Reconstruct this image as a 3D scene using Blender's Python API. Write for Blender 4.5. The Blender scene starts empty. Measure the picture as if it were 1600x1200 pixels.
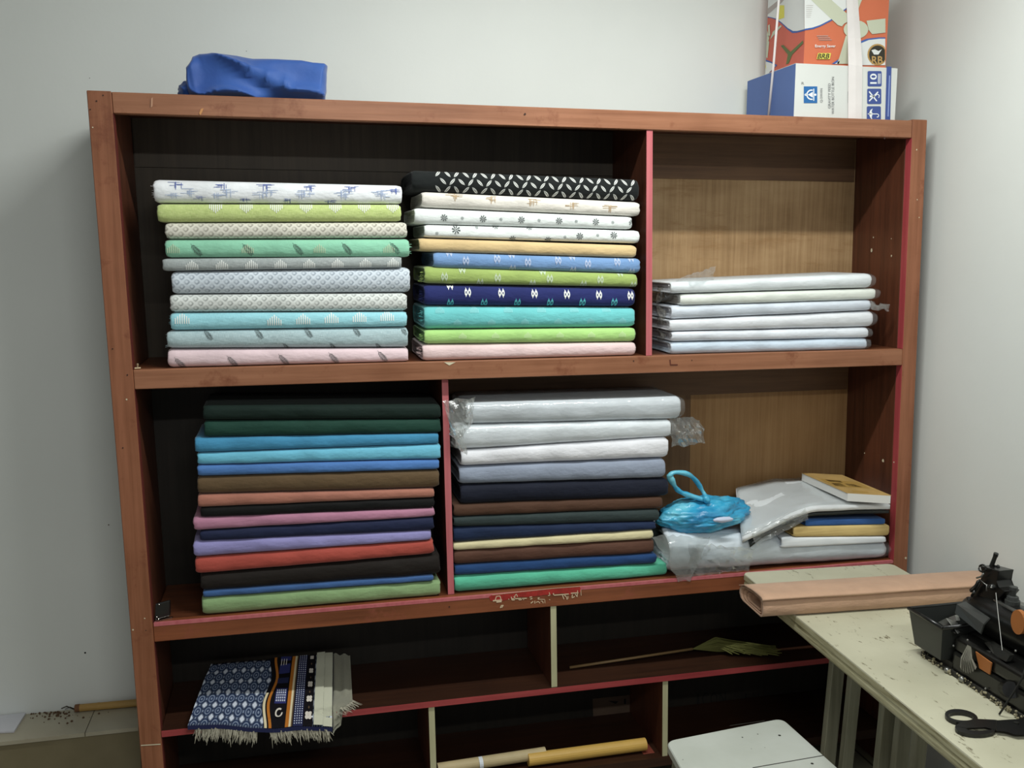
import bpy, bmesh, math, random
from mathutils import Vector, Matrix, Euler, noise
random.seed(7)
PI = math.pi
scn = bpy.context.scene
COL = scn.collection

# ------------------------------------------------------------------ camera
CAM = Vector((0.4884, -2.634, 1.7706))
EUL = Euler((1.4286, -0.0001, -0.2308), 'XYZ')
FPX = 1462.83                     # focal length in pixels of the 1600 wide frame
cd = bpy.data.cameras.new('camera'); cam = bpy.data.objects.new('camera', cd); COL.objects.link(cam)
cam.location = CAM; cam.rotation_euler = EUL
cd.sensor_width = 36.0; cd.lens = FPX / 1600 * 36.0; cd.clip_start = 0.02
scn.camera = cam
# ------------------------------------------------------------------ world, lights, exposure
scn.view_settings.view_transform = 'Standard'; scn.view_settings.look = 'None'
scn.view_settings.gamma = 1.0; scn.view_settings.use_curve_mapping = False
scn.view_settings.exposure = 0.0
w = bpy.data.worlds.new('world'); scn.world = w; w.use_nodes = True
w.node_tree.nodes['Background'].inputs[0].default_value = (0.96, 0.99, 1.0, 1)
w.node_tree.nodes['Background'].inputs[1].default_value = 0.24
def area(name, loc, rot, sx, sy, power, col):
    l = bpy.data.lights.new(name, 'AREA'); l.shape = 'RECTANGLE'; l.size = sx; l.size_y = sy
    l.energy = power; l.color = col
    o = bpy.data.objects.new(name, l); COL.objects.link(o); o.location = loc; o.rotation_euler = rot
    return o
# ceiling tube just in front of the shelves, and an added, unseen fill light behind the camera for the fabric fronts
area('ceiling_tube_light', (1.35, -0.86, 2.93), (0, 0, 0), 1.2, 0.06, 39, (0.97, 1.0, 0.97))
area('rear_fill_light', (0.9, -3.3, 2.9), (math.radians(30), 0, 0), 1.2, 0.08, 27, (0.97, 1.0, 0.97))

# ------------------------------------------------------------------ helpers
ROT = EUL.to_matrix()
def at(px, py, X=None, Y=None, Z=None):
    d = ROT @ Vector(((px-800)/FPX, -(py-600)/FPX, -1))
    if X is not None: k = (X-CAM.x)/d.x
    elif Y is not None: k = (Y-CAM.y)/d.y
    else: k = (Z-CAM.z)/d.z
    return CAM + d*k
def lin(c):
    return tuple((x/12.92 if x <= .04045 else ((x+.055)/1.055)**2.4) for x in (v/255 for v in c))
class NT:
    """small wrapper for node trees"""
    def __init__(s, name):
        s.m = bpy.data.materials.new(name); s.m.use_nodes = True; s.t = s.m.node_tree
        s.b = s.t.nodes['Principled BSDF']
    def n(s, kind, **kw):
        x = s.t.nodes.new(kind)
        for k, v in kw.items(): setattr(x, k, v)
        return x
    def l(s, a, b): s.t.links.new(a, b)
    def math(s, op, a, b=None, c=None):
        x = s.n('ShaderNodeMath', operation=op)
        for i, v in enumerate((a, b, c)):
            if v is None: continue
            if isinstance(v, (int, float)): x.inputs[i].default_value = v
            else: s.l(v, x.inputs[i])
        return x.outputs[0]
    def mix(s, f, a, b):
        x = s.n('ShaderNodeMix', data_type='RGBA')
        for i, v in ((0, f), (6, a), (7, b)):
            if isinstance(v, (int, float)): x.inputs[i].default_value = v
            elif isinstance(v, tuple): x.inputs[i].default_value = (*v, 1)
            else: s.l(v, x.inputs[i])
        return x.outputs[2]
    def noise(s, scale, detail=3, vec=None, mapping=None, rough=.5):
        x = s.n('ShaderNodeTexNoise'); x.inputs['Scale'].default_value = scale; x.inputs['Detail'].default_value = detail
        x.inputs['Roughness'].default_value = rough
        tc = s.n('ShaderNodeTexCoord'); src = tc.outputs[vec or 'Object']
        if mapping:
            mp = s.n('ShaderNodeMapping'); mp.inputs['Scale'].default_value = mapping; s.l(src, mp.inputs[0]); src = mp.outputs[0]
        s.l(src, x.inputs['Vector']); return x.outputs['Fac']
    def ramp(s, fac, stops):
        x = s.n('ShaderNodeValToRGB'); s.l(fac, x.inputs[0]); e = x.color_ramp.elements
        e[0].position, e[0].color = stops[0][0], (*stops[0][1], 1); e[1].position, e[1].color = stops[-1][0], (*stops[-1][1], 1)
        for p, c in stops[1:-1]:
            q = e.new(p); q.color = (*c, 1)
        return x.outputs[0]
    def bump(s, h, dist=.001, strength=.5):
        x = s.n('ShaderNodeBump'); x.inputs['Distance'].default_value = dist; x.inputs['Strength'].default_value = strength
        s.l(h, x.inputs['Height']); s.l(x.outputs[0], s.b.inputs['Normal'])
    def col(s, v):
        if isinstance(v, tuple): s.b.inputs['Base Color'].default_value = (*v, 1)
        else: s.l(v, s.b.inputs['Base Color'])
    def rough(s, v, spec=None):
        s.b.inputs['Roughness'].default_value = v
        if spec is not None: s.b.inputs['Specular IOR Level'].default_value = spec
def plain(name, c, rough=.6, metal=0, spec=.5, var=0.0, scale=30):
    t = NT(name); L = lin(c)
    if var:
        f = t.noise(scale, 4); t.col(t.ramp(f, [(.3, tuple(x*(1-var) for x in L)), (.7, tuple(min(1, x*(1+var)) for x in L))]))
    else: t.col(L)
    t.rough(rough, spec); t.b.inputs['Metallic'].default_value = metal
    return t.m
def cloth(name, c, kind='plain', c2=None, sheen=.25, rough=.85):
    t = NT('cloth_'+name); L = lin(c); Y_ = .21*L[0]+.72*L[1]+.07*L[2]; L = tuple(x*.88+Y_*.12 for x in L)
    dark = tuple(x*.90 for x in L); lite = tuple(min(1, x*1.05) for x in L)
    base = t.ramp(t.noise(14, 3), [(.3, dark), (.7, lite)])
    if kind in ('lattice', 'slub'):
        uv = t.n('ShaderNodeTexCoord').outputs['UV']; sp = t.n('ShaderNodeSeparateXYZ'); t.l(uv, sp.inputs[0])
        u, v = sp.outputs[0], sp.outputs[1]
    if kind == 'lattice':
        P = .0255
        a = t.math('DIVIDE', t.math('ADD', u, v), P*1.0); b = t.math('DIVIDE', t.math('SUBTRACT', u, v), P*1.0)
        fa = t.math('SUBTRACT', t.math('FRACT', a), .5); fb = t.math('SUBTRACT', t.math('FRACT', b), .5)
        r = t.math('SQRT', t.math('ADD', t.math('MULTIPLY', fa, fa), t.math('MULTIPLY', fb, fb)))
        mx = t.math('MAXIMUM', t.math('ABSOLUTE', fa), t.math('ABSOLUTE', fb)); r = t.math('ADD', t.math('MULTIPLY', r, .45), t.math('MULTIPLY', mx, .55))
        ring = t.math('SUBTRACT', 1.0, t.math('MULTIPLY', t.math('ABSOLUTE', t.math('SUBTRACT', r, .27)), 5.5)); ring.node.use_clamp = True
        half = t.math('ADD', .45, t.math('MULTIPLY', fb, 1.2)); half.node.use_clamp = True
        base = t.mix(t.math('MULTIPLY', ring, t.math('ADD', .30, t.math('MULTIPLY', half, .7))), base, lin(c2))
    if kind == 'slub':
        x = t.n('ShaderNodeTexNoise'); x.inputs['Scale'].default_value = 1; x.inputs['Detail'].default_value = 4
        mp = t.n('ShaderNodeMapping'); mp.inputs['Scale'].default_value = (900, 90, 1); t.l(uv, mp.inputs[0]); t.l(mp.outputs[0], x.inputs['Vector'])
        x2 = t.n('ShaderNodeTexNoise'); x2.inputs['Scale'].default_value = 1; x2.inputs['Detail'].default_value = 4
        mp2 = t.n('ShaderNodeMapping'); mp2.inputs['Scale'].default_value = (60, 1100, 1); t.l(uv, mp2.inputs[0]); t.l(mp2.outputs[0], x2.inputs['Vector'])
        s = t.math('MULTIPLY', t.math('ADD', x.outputs['Fac'], x2.outputs['Fac']), .5)
        base = t.mix(t.ramp(s, [(.42, (0, 0, 0)), (.62, (1, 1, 1))]), base, lin(c2))
    t.col(base); t.rough(rough, .2)
    t.b.inputs['Sheen Weight'].default_value = sheen; t.b.inputs['Sheen Roughness'].default_value = .5
    f = t.noise(38, 4, mapping=(1, 1, 2.2)); t.bump(f, .004, .55)
    return t.m
def wood(name, c, c2, axis=0, rough=.42, blot=None, spec=.4):
    """painted or stained timber, grain along the given axis"""
    t = NT('wood_'+name)
    sc = [55, 55, 55]; sc[axis] = 2.2
    g = t.noise(1.0, 6, mapping=tuple(sc), rough=.62)
    b = t.noise(5.0, 4)
    f = t.math('ADD', t.math('MULTIPLY', g, .65), t.math('MULTIPLY', b, .35))
    c0 = t.ramp(f, [(.36, lin(c)), (.62, lin(c2))])
    if blot:
        k = t.noise(9, 5, rough=.7); c0 = t.mix(t.ramp(k, [(.58, (0, 0, 0)), (.72, (1, 1, 1))]), c0, lin(blot))
    t.col(c0); t.rough(rough, spec); t.bump(g, .0015, .35)
    return t.m
def film(name='clear_plastic_film', tint=(238, 242, 244), gloss=.12, cover=.10):
    t = NT(name); out = t.t.nodes['Material Output']
    tr = t.n('ShaderNodeBsdfTransparent'); tr.inputs[0].default_value = (*lin((252, 253, 253)), 1)
    gl = t.n('ShaderNodeBsdfGlossy'); gl.inputs['Roughness'].default_value = gloss
    df = t.n('ShaderNodeBsdfTranslucent'); df.inputs[0].default_value = (*lin(tint), 1)
    dd = t.n('ShaderNodeBsdfDiffuse'); dd.inputs[0].default_value = (*lin(tint), 1)
    bp = t.n('ShaderNodeBump'); bp.inputs['Distance'].default_value = .006; bp.inputs['Strength'].default_value = .8
    t.l(t.noise(26, 4), bp.inputs['Height'])
    for q in (gl, dd): t.l(bp.outputs[0], q.inputs['Normal'])
    ly = t.n('ShaderNodeLayerWeight'); ly.inputs[0].default_value = .32; t.l(bp.outputs[0], ly.inputs['Normal'])
    m0 = t.n('ShaderNodeMixShader'); m0.inputs[0].default_value = .5; t.l(df.outputs[0], m0.inputs[1]); t.l(dd.outputs[0], m0.inputs[2])
    m1 = t.n('ShaderNodeMixShader'); m1.inputs[0].default_value = cover; t.l(tr.outputs[0], m1.inputs[1]); t.l(m0.outputs[0], m1.inputs[2])
    m2 = t.n('ShaderNodeMixShader'); f = t.math('ADD', .025, t.math('MULTIPLY', ly.outputs['Fresnel'], .32)); f.node.use_clamp = True
    t.l(f, m2.inputs[0]); t.l(m1.outputs[0], m2.inputs[1]); t.l(gl.outputs[0], m2.inputs[2])
    t.l(m2.outputs[0], out.inputs['Surface'])
    return t.m

def link(name, me, mats, parent=None, loc=None, smooth=False):
    if not isinstance(mats, (list, tuple)): mats = [mats]
    for m in mats: me.materials.append(m)
    o = bpy.data.objects.new(name, me); COL.objects.link(o)
    if loc is not None:
        me.transform(Matrix.Translation(-Vector(loc)))
        o.location = Vector(loc)
    if parent:               # geometry is given in world space: shift it into the parent's space (parents are never rotated)
        o.parent = parent; w0 = Vector(); q = parent
        while q: w0 += q.location; q = q.parent
        if loc is None: me.transform(Matrix.Translation(-w0))
        else: o.location = Vector(loc) - w0
    if smooth:
        for p in me.polygons: p.use_smooth = True
    return o
def obj(name, bm, mats, parent=None, loc=None, smooth=False):
    bmesh.ops.recalc_face_normals(bm, faces=list(bm.faces))
    me = bpy.data.meshes.new(name); bm.to_mesh(me); bm.free()
    return link(name, me, mats, parent, loc, smooth)
def tag(o, label=None, cat=None, group=None, kind=None):
    if label: o['label'] = label
    if cat: o['category'] = cat
    if group: o['group'] = group
    if kind: o['kind'] = kind
    return o
def thing(name, label, cat, loc, group=None):
    o = bpy.data.objects.new(name, None); COL.objects.link(o); o.location = loc; o.empty_display_size = .05
    return tag(o, label, cat, group)
def hexa(bm, P, mi=0):
    """eight corners: bottom 0-3, top 4-7"""
    v = [bm.verts.new(p) for p in P]
    for f in ((0, 3, 2, 1), (4, 5, 6, 7), (0, 1, 5, 4), (1, 2, 6, 5), (2, 3, 7, 6), (3, 0, 4, 7)):
        bm.faces.new([v[i] for i in f]).material_index = mi
    return v
def box(bm, x0, x1, y0, y1, z0, z1, mi=0, fn=None):
    P = [(x0, y0, z0), (x1, y0, z0), (x1, y1, z0), (x0, y1, z0), (x0, y0, z1), (x1, y0, z1), (x1, y1, z1), (x0, y1, z1)]
    if fn: P = [fn(*p) for p in P]
    return hexa(bm, P, mi)
def bevel(bm, w=.002, seg=2):
    bmesh.ops.bevel(bm, geom=list(bm.edges), offset=w, segments=seg, affect='EDGES', profile=.6, clamp_overlap=True)
def tube(bm, pts, r, n=8, mi=0, flat=1.0, cap=True):
    pts = [Vector(p) for p in pts]; rings = []; up = Vector((0, 0, 1))
    for i, p in enumerate(pts):
        d = (pts[min(i+1, len(pts)-1)] - pts[max(i-1, 0)]).normalized()
        a = d.cross(up); a = a.normalized() if a.length > 1e-3 else Vector((1, 0, 0)); b = a.cross(d).normalized()
        rr = r[i] if isinstance(r, (list, tuple)) else r
        rings.append([bm.verts.new(p + (a*math.cos(2*PI*k/n) + b*math.sin(2*PI*k/n)*flat)*rr) for k in range(n)])
    for A, B in zip(rings, rings[1:]):
        for k in range(n): bm.faces.new((A[k], A[(k+1) % n], B[(k+1) % n], B[k])).material_index = mi
    if cap:
        for R_ in (rings[0], rings[-1]): bm.faces.new(R_).material_index = mi
def poly(bm, pts, mi):
    try:
        f = bm.faces.new([bm.verts.new(p) for p in pts]); f.material_index = mi; return f
    except ValueError: pass
_tc = {}
def glyphs(txt, bold=False):
    """triangles of a line of lettering, 1 unit high"""
    if txt in _tc: return _tc[txt]
    c = bpy.data.curves.new('lettering', 'FONT'); c.body = txt; c.resolution_u = 3
    if bold: c.offset = .02
    o = bpy.data.objects.new('lettering', c); COL.objects.link(o)
    dg = bpy.context.evaluated_depsgraph_get(); me = bpy.data.meshes.new_from_object(o.evaluated_get(dg))
    V = [v.co.copy() for v in me.vertices]; F = [tuple(p.vertices) for p in me.polygons]
    bpy.data.objects.remove(o); bpy.data.curves.remove(c); bpy.data.meshes.remove(me)
    x0 = min(v.x for v in V); x1 = max(v.x for v in V); y0 = min(v.y for v in V); y1 = max(v.y for v in V)
    V = [((v.x-x0)/(x1-x0), (v.y-y0)/(y1-y0)) for v in V]
    _tc[txt] = (V, F); return V, F
def text_on(bm, txt, fn, mi, bold=False):
    """fn maps (0..1, 0..1) of the lettering's box to a point"""
    V, F = glyphs(txt, bold); vs = [bm.verts.new(fn(*v)) for v in V]
    for f in F:
        try: bm.faces.new([vs[i] for i in f]).material_index = mi
        except ValueError: pass

# ------------------------------------------------------------------ room
ZT = 2.17; D = .308; XR = 2.505; YW = .38; ZC = 2.97
t = NT('wall_paint')
f1 = t.noise(1.3, 5); f2 = t.noise(60, 3)
base = t.ramp(f1, [(.3, lin((214, 217, 213))), (.7, lin((223, 226, 222)))])
t.col(base); t.rough(.55, .3); t.bump(f2, .0012, .25); WALL = t.m
def slab(name, x0, x1, y0, y1, z0, z1, m):
    bm = bmesh.new(); box(bm, x0, x1, y0, y1, z0, z1); return tag(obj(name, bm, m), kind='structure')
slab('wall_back', -1.9, XR+.12, YW, YW+.12, -.02, ZC, WALL)
slab('wall_right', XR, XR+.12, -3.6, YW, -.02, ZC, WALL)
slab('ceiling', -1.9, XR+.12, -3.6, YW+.12, ZC, ZC+.1, WALL)
t = NT('floor_tiles')
br = t.n('ShaderNodeTexBrick'); br.offset = 0; br.inputs['Scale'].default_value = 1; br.inputs['Mortar Size'].default_value = .004
br.inputs['Brick Width'].default_value = .4; br.inputs['Row Height'].default_value = .4
br.inputs['Color1'].default_value = (*lin((150, 146, 128)), 1); br.inputs['Color2'].default_value = (*lin((146, 140, 120)), 1); br.inputs['Mortar'].default_value = (*lin((70, 62, 50)), 1)
t.l(t.n('ShaderNodeTexCoord').outputs['Object'], br.inputs[0]); t.col(br.outputs[0]); t.rough(.35)
slab('floor', -1.9, XR+.12, -3.6, YW+.12, -.12, 0, t.m)
# tiled ledge along the wall beside the shelves
t = NT('ledge_tile')
c0 = t.ramp(t.noise(6, 5), [(.3, lin((156, 148, 128))), (.7, lin((172, 166, 146)))])
k = t.noise(22, 6, rough=.75)
t.col(t.mix(t.ramp(k, [(.66, (0, 0, 0)), (.74, (.8, .8, .8))]), c0, lin((92, 74, 52)))); t.rough(.4); TILE = t.m
t = NT('ledge_face_tile')
t.col(t.ramp(t.noise(7, 5), [(.3, lin((112, 102, 76))), (.7, lin((126, 116, 90)))])); t.rough(.45); TILEF = t.m
GROUT = plain('dark_grout', (48, 40, 30), .9)
bm = bmesh.new(); ZL = .34
xs = [-1.4, -.62, -.155, -.004]
for a, b in zip(xs, xs[1:]):
    box(bm, a+.0012, b-.0012, .214, YW-.001, ZL-.012, ZL, 0)
box(bm, xs[0]+.002, xs[-1]-.001, .222, YW-.002, .0, ZL-.0125, 1)
tag(obj('trim_1', bm, [TILE, TILEF]), kind='structure')

# ------------------------------------------------------------------ shelving unit
KS = -.0188                        # the old frame leans a little to the left
def S(x, y, z): return Vector((x + KS*z, y, z + ZT))      # x, z measured from the top left corner
W_H = wood('painted_rail', (126, 80, 54), (156, 106, 78), 0, .42, (120, 70, 46))
W_V = wood('painted_stile', (122, 74, 48), (152, 98, 70), 2, .42, (116, 64, 42))
W_LOW = wood('painted_rail_deep', (106, 58, 34), (140, 80, 50), 0, .38, (138, 74, 56))
W_IN = wood('stained_inside', (66, 36, 24), (96, 54, 36), 2, .42)
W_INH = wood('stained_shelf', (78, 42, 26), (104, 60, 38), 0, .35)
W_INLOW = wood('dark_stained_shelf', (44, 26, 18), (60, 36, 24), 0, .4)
W_RED = wood('red_paint', (150, 52, 58), (172, 74, 78), 2, .45)
W_REDH = wood('red_paint_edge', (140, 50, 54), (166, 70, 70), 0, .45)
W_PINK = wood('faded_red_paint', (176, 88, 94), (192, 108, 112), 2, .5)
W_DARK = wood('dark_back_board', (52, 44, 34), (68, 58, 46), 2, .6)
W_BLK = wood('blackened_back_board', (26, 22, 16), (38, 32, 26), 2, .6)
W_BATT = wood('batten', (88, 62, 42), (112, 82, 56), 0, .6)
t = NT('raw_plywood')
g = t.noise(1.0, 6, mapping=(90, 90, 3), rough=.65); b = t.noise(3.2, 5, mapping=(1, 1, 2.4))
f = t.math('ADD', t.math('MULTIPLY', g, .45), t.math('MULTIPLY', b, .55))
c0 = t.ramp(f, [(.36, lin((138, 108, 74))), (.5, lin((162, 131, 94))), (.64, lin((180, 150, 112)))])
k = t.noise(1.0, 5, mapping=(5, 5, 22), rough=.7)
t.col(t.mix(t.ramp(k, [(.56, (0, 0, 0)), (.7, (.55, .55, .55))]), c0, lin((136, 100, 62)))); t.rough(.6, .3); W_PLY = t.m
t = NT('raw_plywood_brown')
g = t.noise(1.0, 6, mapping=(90, 90, 3), rough=.65); b = t.noise(3.2, 5)
f = t.math('ADD', t.math('MULTIPLY', g, .45), t.math('MULTIPLY', b, .55))
t.col(t.ramp(f, [(.36, lin((134, 98, 60))), (.64, lin((164, 128, 86)))])); t.rough(.6, .3); W_PLY2 = t.m; W_PLY3 = wood('shaded_plywood', (92, 66, 40), (116, 86, 56), 2, .6)  # last plywood tone is darker: shade beside the middle pile put into its colour
W_CREAM = wood('cream_edge', (170, 166, 130), (192, 188, 152), 2, .6)

unit = thing('shelving_unit', 'large red-brown wooden shelving unit filled with folded fabric, standing against the wall', 'shelves', S(1.22, .15, -ZT))
Xli, Xri, WO = .0585, 2.3879, 2.44
Z1t, Z1b, Z2t, Z2b, Z3t, Z3b, Z4t, Z4b = -.7157, -.7676, -1.4239, -1.4778, -1.7419, -1.760, -2.02, -2.05
ZB = -ZT
def part(name, boxes, m, parent=unit, bw=.0018, label=None):
    bm = bmesh.new()
    for bx in boxes: box(bm, *bx, fn=S)
    if bw: bevel(bm, bw, 1)
    o = obj(name, bm, m, parent)
    if label: o['label'] = label
    return o
zend = ZB
part('stile', [(0, Xli, 0, .032, -2.0, .001), (0.0008, Xli-.0008, 0.001, .032, zend, -2.0015)], W_V)
part('stile', [(Xri, WO, 0, .032, zend, .003)], W_V)
part('top_rail', [(Xli+.0006, Xri-.0006, .001, .032, -.0533, -.0005)], W_H)
part('top_board', [(0.004, WO-.004, .0325, D, -.024, -.003)], W_IN)
sl = part('side_panel', [(.012, .030, .0325, D, zend, -.0245), (.030, Xli-.002, .0325, D, zend, -.0245)], W_IN)
# right side panel: two boards edge to edge with a few nail heads
part('side_panel', [(Xri+.001, Xri+.03, .0325, .20, zend, -.0245)], W_IN)
part('side_panel', [(Xri+.0045, Xri+.03, .2008, D, zend, -.0245)], W_IN)
part('red_edge', [(Xri-.0012, Xri-.0001, .0005, .028, Z1t+.001, -.054), (Xri-.0012, Xri-.0001, .0005, .028, Z2t+.001, Z1b-.001)], W_RED, bw=0, label='red painted inner edge of the right stile')
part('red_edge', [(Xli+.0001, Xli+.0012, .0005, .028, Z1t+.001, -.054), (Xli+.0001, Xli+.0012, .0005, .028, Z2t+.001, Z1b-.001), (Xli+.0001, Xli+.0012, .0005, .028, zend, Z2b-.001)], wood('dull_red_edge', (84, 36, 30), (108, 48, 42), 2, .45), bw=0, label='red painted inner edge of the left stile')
def shelf(zt, zb, thick, mfront, edge=None):
    s = part('shelf', [(Xli+.001, Xri-.001, .0325, D-.001, zt-.020, zt)], W_INH, bw=0)
    part('shelf_rail', [(Xli+.0006, Xri-.0006, 0, .032, zb, zt)], mfront, parent=s)
    return s
sh1 = shelf(Z1t, Z1b, .05, W_H)
sh2 = shelf(Z2t, Z2b, .05, W_LOW)
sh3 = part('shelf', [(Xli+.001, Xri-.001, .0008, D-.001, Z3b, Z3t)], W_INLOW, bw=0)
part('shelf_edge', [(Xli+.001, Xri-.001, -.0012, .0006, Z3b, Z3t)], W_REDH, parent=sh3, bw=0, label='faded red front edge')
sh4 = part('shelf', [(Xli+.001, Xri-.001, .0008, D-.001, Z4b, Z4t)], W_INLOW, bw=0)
part('faded_edge', [(Xli+.003, Xri-.003, -.0010, .0085, Z2t+.0003, Z2t+.0010), (Xli+.003, Xri-.003, -.0010, -.0001, Z2t-.008, Z2t+.0003)], W_PINK, parent=sh2, bw=0, label='faded pink paint along the front lip')
def divider(x0, x1, y0, zb, zt, medge, label):
    d = part('divider', [(x0, x1, y0+.002, D-.001, zb, zt)], W_IN, bw=0)
    part('divider_edge', [(x0-.0004, x1+.0004, y0, y0+.0019, zb+.0005, zt-.0005)], medge, parent=d, bw=0, label=label)
divider(1.511, 1.529, .006, Z1t+.0005, -.0245, W_PINK, 'pink-red painted front edge')
divider(.891, .909, .030, Z2t+.0005, Z1b+.03, W_PINK, 'pink-red painted front edge')
divider(1.202, 1.2195, .004, Z3t+.0005, Z2b+.03, W_CREAM, 'bare cream front edge')
divider(.8175, .835, .004, Z4t+.0005, Z3b-.0005, W_CREAM, 'bare cream front edge')
divider(1.570, 1.587, .004, Z4t+.0005, Z3b-.0005, W_CREAM, 'bare cream front edge')
# back boards, and the battens under each shelf
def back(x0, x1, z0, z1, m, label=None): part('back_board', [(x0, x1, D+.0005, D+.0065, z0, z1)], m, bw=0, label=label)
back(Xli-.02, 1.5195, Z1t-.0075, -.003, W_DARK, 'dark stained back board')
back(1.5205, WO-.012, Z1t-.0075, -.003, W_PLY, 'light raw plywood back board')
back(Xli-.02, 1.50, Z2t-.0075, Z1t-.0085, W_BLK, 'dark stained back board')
back(1.501, 1.79, Z2t-.0075, Z1t-.0085, W_PLY3, 'plywood back board coloured darker for the shade beside the fabric pile')
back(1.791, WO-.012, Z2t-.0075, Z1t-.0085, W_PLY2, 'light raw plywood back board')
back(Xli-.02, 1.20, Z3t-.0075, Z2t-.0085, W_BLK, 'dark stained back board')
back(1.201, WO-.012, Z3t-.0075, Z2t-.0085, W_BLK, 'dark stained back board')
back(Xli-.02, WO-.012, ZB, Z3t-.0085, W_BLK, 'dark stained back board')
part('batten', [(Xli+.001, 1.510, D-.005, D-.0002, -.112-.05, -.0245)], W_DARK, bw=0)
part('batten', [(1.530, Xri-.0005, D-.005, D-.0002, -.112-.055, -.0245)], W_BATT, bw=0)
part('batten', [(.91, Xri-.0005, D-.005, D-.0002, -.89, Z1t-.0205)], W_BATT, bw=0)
# nail heads, chips and marks
CHIP = plain('chipped_filler', (206, 196, 168), .8); NAIL = plain('dark_nail_hole', (52, 30, 22), .8); MARK = plain('pencil_mark', (88, 40, 26), .8)
def chip(name, pts, m): 
    bm = bmesh.new(); poly(bm, pts, 0); obj(name, bm, m, unit)
def dot(px, py, r, mi, **k):
    c = at(px, py, **k); n = 7
    ax = Vector((1, 0, 0)) if 'Y' in k else Vector((0, 1, 0)); o_ = Vector((0, -.0007, 0)) if 'Y' in k else Vector((-.0007, 0, 0))
    chip(('paint_chip', 'nail_hole')[mi], [c+o_+ax*r*math.cos(2*PI*i/n)*(.7+.5*random.random())+Vector((0, 0, 1))*r*math.sin(2*PI*i/n)*(.7+.5*random.random()) for i in range(n)], (CHIP, NAIL)[mi])
for px, py, r, mi in [(161, 149, .0022, 1), (151, 158, .0022, 1), (141, 171, .0022, 1), (145, 199, .0018, 0), (176, 545, .002, 1), (199, 586, .0025, 1), (198, 624, .0025, 0), (226, 966, .002, 0), (208, 984, .0026, 0), (228, 985, .002, 1), (1432, 234, .0026, 0), (1433, 312, .002, 0), (1436, 340, .002, 0), (1415, 872, .004, 0), (1382, 216, .003, 1), (820, 178, .003, 1), (990, 564, .0025, 1), (1081, 563, .0018, 1), (702, 948, .0025, 1), (170, 820, .002, 1), (192, 700, .002, 1)]:
    dot(px, py, r, mi, Y=-.0005)
for px, py, r in [(1362, 391, .006), (1365, 371, .003), (1393, 400, .0035), (1393, 373, .002), (1380, 720, .006), (1351, 708, .003), (1397, 722, .003)]:
    dot(px, py, r, 0, X=Xri-.0005 + KS*-.4)
YM = -.0012
chip('paint_chip', [at(x, y, Y=YM) for x, y in ((694, 566), (712, 566), (706, 569), (702, 571), (697, 568))], CHIP)
chip('pencil_mark', [at(x, y, Y=YM) for x, y in ((1046, 562), (1048, 562), (1048.5, 569), (1059, 569), (1059, 571), (1047, 571))], MARK)
chip('joint_line', [at(x, y, Y=YM) for x, y in ((220, 1164), (251, 1162), (251, 1163.6), (220, 1165.6))], CHIP)
chip('paint_chip', [at(x, y, Y=YM) for x, y in ((236, 138+16), (239, 152), (238.5, 166), (235.5, 168))], wood('worn_paint', (170, 126, 100), (184, 140, 112), 2))
chip('paint_chip', [at(x, y, Y=YM) for x, y in ((311, 177), (314, 170), (318, 169), (316, 175), (313, 180))], wood('worn_paint', (190, 130, 76), (204, 146, 92), 2))
# red patch with scratched cream lettering on the lower rail
bm = bmesh.new(); RP = plain('red_patch', (158, 40, 34), .5, var=.25, scale=60); SC = plain('scratched_cream', (214, 190, 158), .8)
def L(x, y): return at(740+x/8, 900+y/8, Y=-.0016)
poly(bm, [L(*p)+Vector((0, .0005, 0)) for p in ((190, 262), (235, 236), (420, 214), (700, 184), (1000, 152), (1330, 128), (1345, 200), (1200, 235), (1110, 215), (990, 228), (880, 240), (700, 262), (560, 262), (330, 320), (215, 312))], 0)
def stroke(pts, wd=9, mi=1):
    for (x0, y0), (x1, y1) in zip(pts, pts[1:]):
        d = math.hypot(x1-x0, y1-y0) or 1; nx, ny = -(y1-y0)/d*wd/2, (x1-x0)/d*wd/2
        poly(bm, [L(x0+nx, y0+ny), L(x1+nx, y1+ny), L(x1-nx, y1-ny), L(x0-nx, y0-ny)], mi)
for s, wd in [([(232, 238), (420, 216), (700, 186), (1000, 154), (1330, 130)], 5), ([(240, 310), (355, 300)], 16), ([(270, 300), (285, 255), (330, 250), (345, 300)], 10), ([(285, 325), (350, 318)], 18), ([(335, 400), (345, 370), (372, 365), (350, 395)], 12),
              ([(435, 290), (445, 290)], 10), ([(470, 260), (480, 300), (510, 300), (515, 250)], 10), ([(480, 285), (665, 278)], 12), ([(500, 265), (535, 225), (550, 260)], 8), ([(560, 280), (570, 300), (600, 295), (600, 275)], 10), ([(625, 280), (625, 300)], 9),
              ([(700, 265), (730, 260)], 10), ([(708, 290), (735, 280)], 12), ([(800, 275), (830, 268), (800, 290), (890, 292)], 8), ([(715, 340), (745, 318)], 12), ([(765, 310), (765, 345)], 9), ([(780, 330), (810, 318), (830, 340)], 9), ([(840, 315), (860, 312), (870, 340)], 9), ([(890, 300), (892, 340)], 7),
              ([(930, 245), (955, 240), (945, 205)], 9), ([(945, 290), (955, 300)], 8), ([(995, 215), (1005, 240), (1190, 225)], 12), ([(1110, 240), (1130, 290)], 10), ([(1135, 240), (1160, 260), (1170, 295)], 10), ([(1180, 250), (1180, 285)], 8), ([(1215, 215), (1310, 210)], 12), ([(1235, 230), (1230, 275), (1265, 255)], 10), ([(1270, 225), (1295, 262), (1300, 180)], 9), ([(1340, 170), (1345, 245)], 6)]:
    stroke(s, wd)
me = bpy.data.meshes.new('scratched_lettering'); bm.to_mesh(me); bm.free(); o = link('scratched_lettering', me, [RP, SC], sh2); o['label'] = 'red patch with chipped cream handwriting on the rail'

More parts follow.
